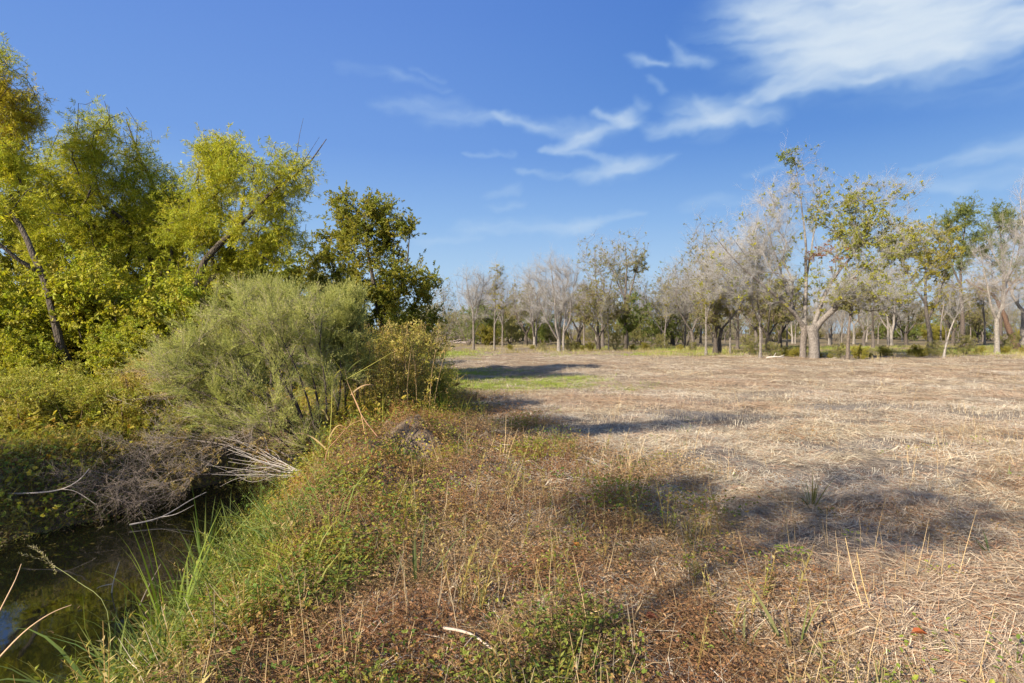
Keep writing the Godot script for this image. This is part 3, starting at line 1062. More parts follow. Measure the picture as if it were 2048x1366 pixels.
	plant("willow_tree", "slender dark trunk leaning out of the picture, golden drooping leaves at its top", "tree", "", gp(Vector3(-9.42, 0, -12.50)), {"bark": bark, "n": 220, "tip": 0.007, "rough": 0.2,
		"stems": [
			{"p": [Vector3(-9.41, 0.30, -12.50), Vector3(-9.49, 0.93, -12.50), Vector3(-9.61, 1.59, -12.50), Vector3(-9.75, 2.15, -12.50), Vector3(-10.04, 2.90, -12.60), Vector3(-10.50, 3.65, -12.80), Vector3(-10.97, 4.21, -13.00), Vector3(-11.50, 4.77, -13.20), Vector3(-12.17, 5.80, -13.50), Vector3(-12.56, 7.06, -13.80), Vector3(-12.51, 8.21, -14.00)], "r": [0.09, 0.02]},
			{"p": [Vector3(-9.41, 0.28, -12.70), Vector3(-9.45, 0.87, -12.70), Vector3(-9.58, 1.25, -12.65), Vector3(-9.82, 1.89, -12.70), Vector3(-10.23, 2.44, -12.90)], "r": [0.06, 0.025], "new": true},
			{"p": [Vector3(-10.04, 2.90, -12.60), Vector3(-10.26, 3.13, -12.30), Vector3(-10.62, 3.60, -12.00), Vector3(-11.14, 4.27, -11.80)], "r": [0.05, 0.015]}],
		"lobes": [{"c": Vector3(-11.80, 7.24, -13.80), "r": Vector3(0.58, 0.88, 0.82), "w": 2.0, "pal": 1}, {"c": Vector3(-12.68, 7.85, -14.00), "r": Vector3(0.47, 0.71, 0.47), "w": 0.6, "pal": 1}, {"c": Vector3(-11.72, 5.80, -13.50), "r": Vector3(0.57, 0.69, 0.57), "w": 1.2}, {"c": Vector3(-11.43, 4.72, -13.30), "r": Vector3(0.80, 0.63, 0.80), "w": 1.3}, {"c": Vector3(-12.21, 8.27, -14.00), "r": Vector3(0.24, 0.36, 0.24), "w": 0.5, "leaf": 0.6}],
		"leaves": [crown(sp.willow, [willow_pal, gold_pal], 7, 1.0, 0.35, 0.45, -0.5, 4.0, 0.2)]})
	plant("willow_tree", "small pale yellow-green tree filling the gap behind the willow and the dark elm", "tree", "", gp(Vector3(-11.11, 0, -26.00)), {"bark": bark, "n": 200, "tip": 0.008,
		"stems": [{"p": [Vector3(-11.06, -0.01, -26.00), Vector3(-11.11, 2.19, -26.00), Vector3(-11.33, 3.96, -26.00), Vector3(-11.11, 5.28, -26.00)], "r": [0.12, 0.02]}],
		"lobes": [{"c": Vector3(-11.11, 4.29, -26.00), "r": Vector3(1.54, 1.32, 1.54), "w": 3}, {"c": Vector3(-12.87, 3.74, -26.00), "r": Vector3(1.54, 1.10, 1.54), "w": 2}, {"c": Vector3(-9.97, 4.00, -26.50), "r": Vector3(0.88, 1.32, 0.88), "w": 1.2}, {"c": Vector3(-10.88, 2.42, -26.00), "r": Vector3(1.76, 0.88, 1.76), "w": 1.5}],
		"leaves": [crown(sp.far, [lime_pal], 8, 0.8, 0.4, 0.6, 0.0, 3.0, 0.25)]})
	plant("willow_tree", "broad lime-green willow standing behind the two leaning willows and closing their gaps", "tree", "", gp(Vector3(-15.55, 0, -22.00)), {"bark": bark, "n": 460, "tip": 0.008,
		"stems": [{"p": [Vector3(-15.55, -0.13, -22.00), Vector3(-15.46, 2.10, -22.00), Vector3(-15.36, 3.59, -22.00), Vector3(-15.55, 5.27, -22.00)], "r": [0.2, 0.03]}, {"p": [Vector3(-15.46, 2.10, -22.00), Vector3(-14.06, 3.59, -22.00), Vector3(-12.75, 5.09, -22.00)], "r": [0.1, 0.02]}, {"p": [Vector3(-15.46, 2.10, -22.00), Vector3(-17.04, 3.59, -22.00), Vector3(-18.35, 5.09, -22.00)], "r": [0.1, 0.02]}],
		"lobes": [{"c": Vector3(-12.75, 5.65, -22.00), "r": Vector3(1.68, 1.31, 1.68), "w": 3}, {"c": Vector3(-15.55, 5.27, -22.00), "r": Vector3(2.05, 1.49, 2.05), "w": 3}, {"c": Vector3(-18.35, 5.27, -22.00), "r": Vector3(2.05, 1.68, 2.05), "w": 3}, {"c": Vector3(-12.94, 3.59, -22.00), "r": Vector3(2.05, 1.12, 2.05), "w": 2.4}, {"c": Vector3(-16.85, 3.41, -22.00), "r": Vector3(2.61, 1.12, 2.61), "w": 2.4}, {"c": Vector3(-10.94, 3.64, -22.50), "r": Vector3(1.12, 1.12, 1.12), "w": 1.4}],
		"leaves": [crown(sp.far, [[Color(0.34, 0.35, 0.05), Color(0.27, 0.30, 0.05), Color(0.42, 0.38, 0.06)]], 10, 0.75, 0.4, 0.6, -0.2, 4.0, 0.25)]})
	plant("elm_tree", "dark olive-green broad elm by itself on the field's edge, low branches sweeping down", "tree", "", gp(Vector3(-4.66, 0, -21.50)), {"bark": Color(0.14, 0.115, 0.09), "n": 760, "tip": 0.006, "rough": 0.14,
		"stems": [
			{"p": [Vector3(-4.63, -0.19, -21.50), Vector3(-4.66, 1.00, -21.50), Vector3(-4.77, 2.09, -21.50), Vector3(-5.01, 3.36, -21.40), Vector3(-5.22, 4.79, -21.30), Vector3(-5.34, 6.24, -21.30)], "r": [0.17, 0.015]},
			{"p": [Vector3(-4.74, 1.73, -21.50), Vector3(-4.20, 2.80, -21.20), Vector3(-3.77, 3.86, -21.00), Vector3(-3.61, 5.09, -20.90)], "r": [0.08, 0.012]},
			{"p": [Vector3(-4.70, 1.36, -21.50), Vector3(-5.43, 2.10, -21.80), Vector3(-6.23, 3.22, -22.00), Vector3(-6.88, 4.53, -22.00)], "r": [0.08, 0.012]},
			{"p": [Vector3(-4.66, 1.00, -21.50), Vector3(-3.84, 1.55, -21.20), Vector3(-3.10, 2.26, -21.00), Vector3(-2.78, 2.97, -21.00)], "r": [0.06, 0.01]}],
		"lobes": [{"c": Vector3(-5.45, 5.52, -21.30), "r": Vector3(1.44, 1.17, 1.53), "w": 3.0}, {"c": Vector3(-6.12, 6.37, -21.50), "r": Vector3(0.57, 0.50, 0.57), "w": 0.7}, {"c": Vector3(-4.66, 6.14, -21.00), "r": Vector3(0.75, 0.64, 0.75), "w": 0.9}, {"c": Vector3(-3.90, 5.43, -21.00), "r": Vector3(0.75, 0.53, 0.75), "w": 0.8}, {"c": Vector3(-4.52, 3.86, -21.00), "r": Vector3(1.51, 1.33, 1.78), "w": 4}, {"c": Vector3(-6.97, 4.34, -22.00), "r": Vector3(0.98, 1.25, 0.98), "w": 2.8}, {"c": Vector3(-7.09, 2.65, -21.80), "r": Vector3(0.98, 1.07, 0.98), "w": 2.4},
			{"c": Vector3(-5.68, 2.82, -21.50), "r": Vector3(1.96, 1.07, 1.96), "w": 4.2}, {"c": Vector3(-3.72, 2.08, -21.00), "r": Vector3(1.07, 0.75, 1.78), "w": 2.2}, {"c": Vector3(-3.10, 3.42, -21.00), "r": Vector3(0.53, 0.89, 1.07), "w": 0.9}, {"c": Vector3(-3.01, 1.19, -21.00), "r": Vector3(0.71, 0.39, 1.07), "w": 0.7}, {"c": Vector3(-2.78, 2.35, -21.00), "r": Vector3(0.39, 0.39, 0.39), "w": 0.3}, {"c": Vector3(-4.58, 1.51, -21.30), "r": Vector3(2.05, 0.46, 2.14), "w": 2.2}],
		"leaves": [crown(sp.elm, [elm_pal], 10, 1.05, 0.5, 0.55, -0.05, 4.0, 0.08)]})
	# trees beside the photographer, outside the picture: their shade falls across the field
	var shade := {"bark": bark, "n": 92, "tip": 0.008, "stems": [{"p": [Vector3(-7.4, -0.3, 4.8), Vector3(-7.2, 2.0, 4.6), Vector3(-6.8, 4.4, 4.3), Vector3(-6.4, 6.6, 4.1)], "r": [0.14, 0.02]}],
		"lobes": [{"c": Vector3(-6.0, 7.0, 3.9), "r": Vector3(2.4, 0.8, 0.6), "w": 3}, {"c": Vector3(-7.4, 6.5, 3.2), "r": Vector3(1.0, 0.4, 0.4), "w": 0.7}],
		"leaves": [crown(sp.willow, [willow_pal], 4.6, 1.0, 0.4, 0.5, -0.35, 3.0, 0.2)]}
	plant("willow_tree", "willow beside the photographer whose shade crosses the straw", "tree", "", gp(Vector3(-7.4, 0, 4.8)), shade)
	shade = {"bark": bark, "n": 150, "tip": 0.008, "stems": [{"p": [Vector3(-10.2, -0.3, 1.0), Vector3(-10.1, 2.0, 1.0), Vector3(-9.6, 4.4, 1.0), Vector3(-9.2, 7.6, 1.0)], "r": [0.16, 0.02]}],
		"lobes": [{"c": Vector3(-9.3, 8.0, 1.1), "r": Vector3(2.2, 0.5, 0.8), "w": 2.4}, {"c": Vector3(-6.9, 8.3, 0.0), "r": Vector3(1.8, 0.3, 0.5), "w": 1.2}, {"c": Vector3(-9.6, 3.2, -3.0), "r": Vector3(1.2, 1.0, 0.9), "w": 1.4}],
		"leaves": [crown(sp.willow, [willow_pal], 4.5, 1.0, 0.4, 0.5, -0.35, 4.0, 0.3)]}
	plant("willow_tree", "second willow beside the photographer whose shade reaches the pond's far bank", "tree", "", gp(Vector3(-10.2, 0, 1.0)), shade)

func shrub_spec(h: float, w: float, pal: Array, m: Array, n: int, per: float, size: float, bark: Color) -> Dictionary:
	var stems := []
	for k in 6:
		var a := TAU * k / 6.0 + r(-0.4, 0.4)
		var q := Vector3(cos(a), 0, sin(a))
		stems.append({"p": [q * 0.06 + Vector3(0, -0.05, 0), q * w * 0.18 + Vector3(0, h * 0.3, 0), q * w * 0.35 + Vector3(0, h * r(0.55, 0.8), 0)], "r": [0.02 + h * 0.006, 0.006], "new": true, "name": "stem", "flare": false})
	return {"bark": bark, "n": n, "tip": 0.004, "stems": stems, "rough": 0.05,
		"lobes": [{"c": Vector3(0, h * 0.62, 0), "r": Vector3(w * 0.5, h * 0.36, w * 0.5), "w": 3}, {"c": Vector3(w * 0.15, h * 0.3, 0), "r": Vector3(w * 0.55, h * 0.3, w * 0.55), "w": 2}, {"c": Vector3(-w * 0.2, h * 0.8, w * 0.1), "r": Vector3(w * 0.25, h * 0.2, w * 0.25), "w": 0.8}],
		"leaves": [crown(m, [pal], per, size, 0.4, 0.7, 0.1, 3.0, 0.12)]}

func at_origin(called: String, label: String, cat: String, group: String, spec: Dictionary, to: Vector3, turn: float) -> Node3D:
	var o := plant(called, label, cat, group, Vector3.ZERO, spec)
	o.position = gp(to)
	o.rotation.y = turn
	return o

func scrub() -> void:
	# the thicket under the willows
	var thick := "leafy shrubs in the thicket under the willows"
	var a := at_origin("thicket_shrub", "tall lime-green leafy shrub between the leaning trunk and the willow limbs", "shrub", thick, shrub_spec(3.4, 3.0, lime_pal, sp.vine, 170, 8, 1.0, Color(0.2, 0.16, 0.12)), Vector3(-9.15, 0, -13.60), 0.4)
	var b := at_origin("thicket_shrub", "yellowing broad-leaved shrub right behind the foot of the leaning trunk", "shrub", thick, shrub_spec(2.6, 2.6, lime_pal, sp.elm, 170, 10, 1.25, Color(0.2, 0.16, 0.12)), Vector3(-10.40, 0, -14.20), 1.7)
	var n := ["leafy shrub at the very edge of the picture under the golden willow leaves", "bright yellow-green shrub just beyond the leaning trunk's foot", "lime shrub where the willow limbs spread from their base", "tangled yellow-green shrub touching the back of the grey-green bush", "low lime bush before the leaning trunk on the bank", "tall shrub deep in shade behind the leaning trunk", "leafy shrub between the bank's golden weeds and the thicket", "shrub filling the hollow behind the willow's stout limb", "outermost thicket shrub cut by the picture's edge above the dark bank"]
	var spots := [Vector3(-11.86, 0, -13.80), Vector3(-10.96, 0, -14.00), Vector3(-7.94, 0, -13.50), Vector3(-6.92, 0, -13.20), Vector3(-9.74, 0, -11.80), Vector3(-12.53, 0, -15.50), Vector3(-7.76, 0, -11.90), Vector3(-7.95, 0, -15.80), Vector3(-11.21, 0, -12.20)]
	var sizes := [1.0, 0.85, 0.9, 0.75, 0.5, 1.15, 0.55, 0.9, 0.8]
	for k in n.size():
		again(a if k % 2 == 0 else b, spots[k], k * 1.3 + 0.3, sizes[k], n[k], thick)
	# grey-green broom-like shrubs
	var bark := Color(0.085, 0.065, 0.05)
	var big := {"bark": bark, "n": 640, "tip": 0.0032, "step": 0.25, "curl": 0.04, "reach": 1.7, "rough": 0.08, "names": ["stem", "branch"],
		"stems": [
			{"p": [Vector3(-2.88, -0.29, -8.50), Vector3(-3.04, 0.09, -8.45), Vector3(-3.22, 0.40, -8.40), Vector3(-3.44, 0.73, -8.30), Vector3(-3.71, 1.06, -8.20), Vector3(-4.06, 1.34, -8.20)], "r": [0.05, 0.008], "flare": false},
			{"p": [Vector3(-2.87, -0.31, -8.55), Vector3(-3.00, 0.19, -8.60), Vector3(-3.20, 0.62, -8.70), Vector3(-3.50, 1.09, -8.80), Vector3(-3.88, 1.58, -8.90)], "r": [0.035, 0.006], "new": true, "flare": false},
			{"p": [Vector3(-2.82, -0.29, -8.50), Vector3(-2.80, 0.27, -8.60), Vector3(-2.90, 0.77, -8.70), Vector3(-3.05, 1.36, -8.70), Vector3(-3.20, 1.87, -8.70)], "r": [0.03, 0.006], "new": true, "flare": false},
			{"p": [Vector3(-3.04, 0.09, -8.45), Vector3(-3.36, 0.36, -8.20), Vector3(-3.76, 0.60, -8.00), Vector3(-4.18, 0.81, -7.90), Vector3(-4.58, 0.98, -7.90)], "r": [0.028, 0.005], "flare": false},
			{"p": [Vector3(-2.81, -0.31, -8.55), Vector3(-2.65, 0.18, -8.70), Vector3(-2.57, 0.68, -8.80), Vector3(-2.59, 1.20, -8.90)], "r": [0.028, 0.006], "new": true, "flare": false},
			{"p": [Vector3(-2.89, -0.28, -8.45), Vector3(-3.16, 0.28, -8.30), Vector3(-3.46, 0.72, -8.10), Vector3(-3.86, 1.00, -8.00), Vector3(-4.37, 1.17, -8.00)], "r": [0.026, 0.004], "new": true, "flare": false},
			{"p": [Vector3(-2.80, -0.27, -8.40), Vector3(-2.97, 0.38, -8.35), Vector3(-3.22, 0.91, -8.30), Vector3(-3.55, 1.37, -8.30), Vector3(-3.94, 1.72, -8.40)], "r": [0.026, 0.004], "new": true, "flare": false},
			{"p": [Vector3(-2.78, -0.27, -8.40), Vector3(-2.84, 0.37, -8.40), Vector3(-3.02, 0.97, -8.40), Vector3(-3.31, 1.51, -8.50), Vector3(-3.56, 2.02, -8.60)], "r": [0.024, 0.004], "new": true, "flare": false},
			{"p": [Vector3(-2.76, -0.28, -8.45), Vector3(-2.69, 0.28, -8.50), Vector3(-2.69, 0.86, -8.50), Vector3(-2.80, 1.43, -8.60), Vector3(-2.79, 1.95, -8.70)], "r": [0.024, 0.004], "new": true, "flare": false},
			{"p": [Vector3(-2.90, -0.29, -8.40), Vector3(-3.19, 0.14, -8.10), Vector3(-3.54, 0.37, -7.90), Vector3(-3.93, 0.52, -7.80)], "r": [0.02, 0.004], "new": true, "flare": false}],
		"lobes": [{"c": Vector3(-3.78, 1.72, -8.60), "r": Vector3(0.77, 0.42, 0.73), "w": 4}, {"c": Vector3(-4.30, 1.44, -8.40), "r": Vector3(0.53, 0.34, 0.57), "w": 2.6}, {"c": Vector3(-3.16, 1.80, -8.80), "r": Vector3(0.56, 0.52, 0.60), "w": 2.8}, {"c": Vector3(-4.06, 2.17, -8.80), "r": Vector3(0.45, 0.22, 0.45), "w": 0.5}, {"c": Vector3(-4.91, 1.24, -8.00), "r": Vector3(0.41, 0.34, 0.41), "w": 0.8, "leaf": 0.5}, {"c": Vector3(-3.49, 1.04, -8.50), "r": Vector3(0.79, 0.43, 0.65), "w": 2.2, "leaf": 0.5}, {"c": Vector3(-4.06, 0.88, -8.20), "r": Vector3(0.69, 0.31, 0.49), "w": 2.4}, {"c": Vector3(-4.57, 1.14, -8.00), "r": Vector3(0.44, 0.31, 0.41), "w": 1.5, "leaf": 0.7}, {"c": Vector3(-2.86, 0.90, -8.90), "r": Vector3(0.37, 0.48, 0.37), "w": 1.3}, {"c": Vector3(-3.33, 0.49, -8.30), "r": Vector3(0.61, 0.30, 0.50), "w": 1.6, "leaf": 0.9}, {"c": Vector3(-3.94, 0.41, -8.10), "r": Vector3(0.76, 0.28, 0.42), "w": 1.8, "leaf": 0.8}, {"c": Vector3(-2.95, 0.12, -8.20), "r": Vector3(0.35, 0.21, 0.28), "w": 0.6, "leaf": 0.7}, {"c": Vector3(-3.55, 0.42, -8.30), "r": Vector3(0.63, 0.28, 0.42), "w": 0.9, "leaf": 0.5, "twig": 1.5}],
		"leaves": [crown(sp.broom, [broom_pal], 5.2, 0.9, 1.3, 0.28, 0.35, 2.0, 0.05), crown(sp.fine, [brown_pal], 1.0, 0.8, 0.9, 0.4, 0.1, 4.0, 0.05, "twig", "twigs")]}
	plant("broom_shrub", "large feathery grey-green shrub arching from one dark stem beside the pond", "shrub", "", gp(Vector3(-2.85, 0, -8.50)), big)
	var tall := {"bark": bark, "n": 300, "tip": 0.0035, "step": 0.22, "curl": 0.06, "names": ["stem", "branch"],
		"stems": [{"p": [Vector3(-2.77, -0.34, -9.80), Vector3(-2.77, 0.50, -9.80), Vector3(-2.82, 1.16, -9.80), Vector3(-2.77, 1.82, -9.80)], "r": [0.03, 0.006], "flare": false}, {"p": [Vector3(-2.69, -0.34, -9.80), Vector3(-2.59, 0.50, -9.80), Vector3(-2.51, 1.16, -9.80), Vector3(-2.54, 1.99, -9.80)], "r": [0.028, 0.006], "new": true, "flare": false}],
		"lobes": [{"c": Vector3(-2.73, 1.95, -9.80), "r": Vector3(0.33, 0.42, 0.33), "w": 1.6}, {"c": Vector3(-3.07, 1.49, -9.70), "r": Vector3(0.31, 0.49, 0.31), "w": 1.5}, {"c": Vector3(-2.69, 1.16, -9.80), "r": Vector3(0.40, 0.58, 0.40), "w": 2}],
		"leaves": [crown(sp.broom, [broom_pal], 8, 0.95, 1.0, 0.25, 0.8, 4.0, 0.05)]}
	plant("broom_shrub", "upright plume-like grey-green shrub in front of the dark elm", "shrub", "", gp(Vector3(-2.73, 0, -9.80)), tall)
	var back := {"bark": bark, "n": 260, "tip": 0.0035, "step": 0.25, "curl": 0.06, "names": ["stem", "branch"],
		"stems": [{"p": [Vector3(-4.87, -0.26, -12.00), Vector3(-4.90, 0.86, -12.00), Vector3(-4.97, 1.77, -12.00), Vector3(-4.92, 2.38, -12.00)], "r": [0.035, 0.006], "flare": false}, {"p": [Vector3(-4.72, -0.26, -12.00), Vector3(-4.52, 0.86, -12.00), Vector3(-4.31, 1.77, -12.00), Vector3(-4.26, 2.18, -12.00)], "r": [0.03, 0.006], "new": true, "flare": false}],
		"lobes": [{"c": Vector3(-4.97, 2.28, -12.00), "r": Vector3(0.61, 0.33, 0.61), "w": 2}, {"c": Vector3(-4.31, 1.98, -12.00), "r": Vector3(0.51, 0.41, 0.51), "w": 1.5}, {"c": Vector3(-4.92, 1.37, -12.00), "r": Vector3(0.81, 0.61, 0.81), "w": 1.6}],
		"leaves": [crown(sp.broom, [broom_pal], 9, 1.1, 0.7, 0.3, 0.5, 4.0, 0.06)]}
	plant("broom_shrub", "rounded broom shrub rising behind the large grey-green one", "shrub", "", gp(Vector3(-4.82, 0, -12.00)), back)
	# dead brush lying over the bank
	var dead := {"bark": Color(0.34, 0.285, 0.245), "n": 150, "tip": 0.0026, "step": 0.2, "curl": 0.12, "names": ["stem", "branch"],
		"stems": [{"p": [Vector3(-2.98, -0.31, -8.40), Vector3(-3.32, -0.08, -8.10), Vector3(-3.78, 0.09, -7.90), Vector3(-4.26, 0.19, -7.80), Vector3(-4.79, 0.23, -7.80)], "r": [0.02, 0.005], "flare": false}, {"p": [Vector3(-3.02, -0.27, -8.40), Vector3(-3.55, 0.10, -8.30), Vector3(-4.06, 0.33, -8.20), Vector3(-4.68, 0.54, -8.20)], "r": [0.018, 0.005], "flare": false, "new": true}, {"p": [Vector3(-2.92, -0.33, -8.20), Vector3(-3.51, -0.26, -7.90), Vector3(-4.02, -0.22, -7.60), Vector3(-4.54, -0.14, -7.40)], "r": [0.016, 0.004], "flare": false, "new": true}],
		"lobes": [{"c": Vector3(-4.03, 0.16, -8.00), "r": Vector3(0.81, 0.24, 0.41), "w": 3}, {"c": Vector3(-4.85, 0.13, -7.80), "r": Vector3(0.59, 0.16, 0.40), "w": 2}, {"c": Vector3(-4.35, -0.20, -7.50), "r": Vector3(0.76, 0.19, 0.44), "w": 1.6}, {"c": Vector3(-4.88, 0.52, -8.30), "r": Vector3(0.56, 0.25, 0.42), "w": 1.2}],
		"leaves": [crown(sp.fine, [[Color(0.3, 0.24, 0.2), Color(0.23, 0.18, 0.14), Color(0.36, 0.3, 0.25)]], 1.3, 0.9, 1.1, 0.45, 0.0, 4.0, 0.06, "twig", "twigs"), crown(sp.weed, [dry_pal], 0.9, 0.7, 0.7, 0.6, 0.0, 3.0, 0.1)]}
	plant("dead_brush", "grey-brown leafless brush lying over the bank in front of the grey-green shrub", "dead brush", "", gp(Vector3(-2.99, 0, -8.40)), dead)
	var brush2 := {"bark": Color(0.28, 0.23, 0.2), "n": 110, "tip": 0.0022, "step": 0.2, "curl": 0.14, "names": ["stem", "branch"],
		"stems": [{"p": [Vector3(-6.21, -0.29, -7.60), Vector3(-5.68, -0.14, -7.50), Vector3(-5.10, -0.17, -7.40), Vector3(-4.48, -0.37, -7.30)], "r": [0.014, 0.004], "flare": false}, {"p": [Vector3(-6.00, -0.33, -7.50), Vector3(-5.35, -0.31, -7.30), Vector3(-4.72, -0.43, -7.10)], "r": [0.012, 0.004], "flare": false, "new": true}],
		"lobes": [{"c": Vector3(-5.36, -0.21, -7.40), "r": Vector3(0.82, 0.16, 0.38), "w": 2}, {"c": Vector3(-4.78, -0.43, -7.20), "r": Vector3(0.61, 0.18, 0.31), "w": 1.4}],
		"leaves": [crown(sp.fine, [[Color(0.28, 0.22, 0.18), Color(0.2, 0.16, 0.12)]], 1.3, 0.9, 0.9, 0.55, 0.0, 4.0, 0.06, "twig", "twigs")]}
	plant("dead_brush", "tangle of thin dead twigs hanging over the dark edge of the pond", "dead brush", "", gp(Vector3(-6.02, 0, -7.60)), brush2)
	# golden weeds on the far bank and behind the mound
	var wg := "dry weeds gone to seed"
	var w1 := at_origin("dry_weed", "golden-brown seed-laden weed right beside the grey-green shrub's leaning branches", "weed", wg, shrub_spec(1.2, 0.9, [Color(0.52, 0.42, 0.13), Color(0.44, 0.34, 0.12), Color(0.42, 0.40, 0.08), Color(0.38, 0.25, 0.1)], sp.weed, 60, 5.5, 0.8, Color(0.25, 0.17, 0.09)), Vector3(-6.07, 0, -9.90), 0.0)
	var w2 := at_origin("dry_weed", "yellow-green weed with drying leaves on the bank above the dark water", "weed", wg, shrub_spec(0.95, 1.0, [Color(0.38, 0.39, 0.06), Color(0.48, 0.44, 0.08), Color(0.27, 0.32, 0.055), Color(0.46, 0.35, 0.11)], sp.weed, 70, 8, 0.8, Color(0.25, 0.17, 0.09)), Vector3(-7.04, 0, -8.90), 0.0)
	var tall_stems := []
	for k in 11:
		var q := Vector3(r(-0.35, 0.35), 0, r(-0.35, 0.35))
		tall_stems.append({"p": [q, q * 1.15 + Vector3(0, 0.6, 0), q * 1.35 + Vector3(r(-0.1, 0.1), r(1.1, 1.6), r(-0.1, 0.1))], "r": [0.007, 0.003], "new": true, "name": "stem", "flare": false})
	var w3 := at_origin("dry_weed", "tall golden dry weed with upright stems at the corner of the stand, nearest the field", "weed", wg, {"bark": Color(0.42, 0.3, 0.15), "n": 60, "tip": 0.002, "step": 0.2, "stems": tall_stems, "rough": 0.05,
		"lobes": [{"c": Vector3(0, 1.1, 0), "r": Vector3(0.5, 0.5, 0.5), "w": 2}, {"c": Vector3(0, 0.5, 0), "r": Vector3(0.5, 0.35, 0.5), "w": 1}],
		"leaves": [crown(sp.weed, [[Color(0.6, 0.47, 0.17), Color(0.5, 0.45, 0.09), Color(0.44, 0.31, 0.13), Color(0.36, 0.37, 0.08)]], 3.0, 0.75, 0.8, 0.5, 0.2, 3.0, 0.08)]}, Vector3(-1.50, 0, -11.20), 0.6)
	var where := [Vector3(-7.66, 0, -9.00), Vector3(-7.92, 0, -9.70), Vector3(-6.97, 0, -9.30), Vector3(-6.43, 0, -9.10), Vector3(-5.78, 0, -9.30), Vector3(-5.76, 0, -9.80), Vector3(-7.45, 0, -10.30), Vector3(-7.13, 0, -10.60), Vector3(-8.06, 0, -10.40), Vector3(-8.77, 0, -10.20), Vector3(-8.03, 0, -8.90), Vector3(-6.50, 0, -10.60), Vector3(-7.02, 0, -8.50), Vector3(-6.44, 0, -8.70), Vector3(-5.87, 0, -10.60), Vector3(-5.84, 0, -8.90), Vector3(-5.16, 0, -8.90)]
	for k in where.size():
		again(w1 if k % 7 == 4 else w2, where[k], k * 2.1, r(0.75, 1.15), ("golden-brown weed among the green ones in the belt along the pond's far bank" if k % 7 == 4 else "yellow-green weed in the front of the belt along the pond's far bank" if where[k].z > -9.35 else "yellow-green weed in the back of the belt along the pond's far bank, before the thicket"), wg)
	var behind := [Vector3(-2.46, 0, -10.40), Vector3(-2.32, 0, -11.00), Vector3(-2.01, 0, -10.60), Vector3(-1.84, 0, -11.20), Vector3(-1.60, 0, -11.40), Vector3(-2.16, 0, -12.20), Vector3(-2.67, 0, -12.40), Vector3(-2.84, 0, -11.60), Vector3(-1.91, 0, -12.60), Vector3(-1.62, 0, -12.40), Vector3(-1.96, 0, -9.90), Vector3(-2.13, 0, -9.50), Vector3(-1.67, 0, -9.90), Vector3(-3.25, 0, -12.60)]
	for k in behind.size():
		again(w2 if k % 5 == 4 else w3, behind[k], k * 1.7, r(0.85, 1.2), "yellow-green leafy weed among the golden stalks behind the viny mound" if k % 5 == 4 else "tall golden-brown dry weed in the stand behind the viny mound, before the dark elm", wg)

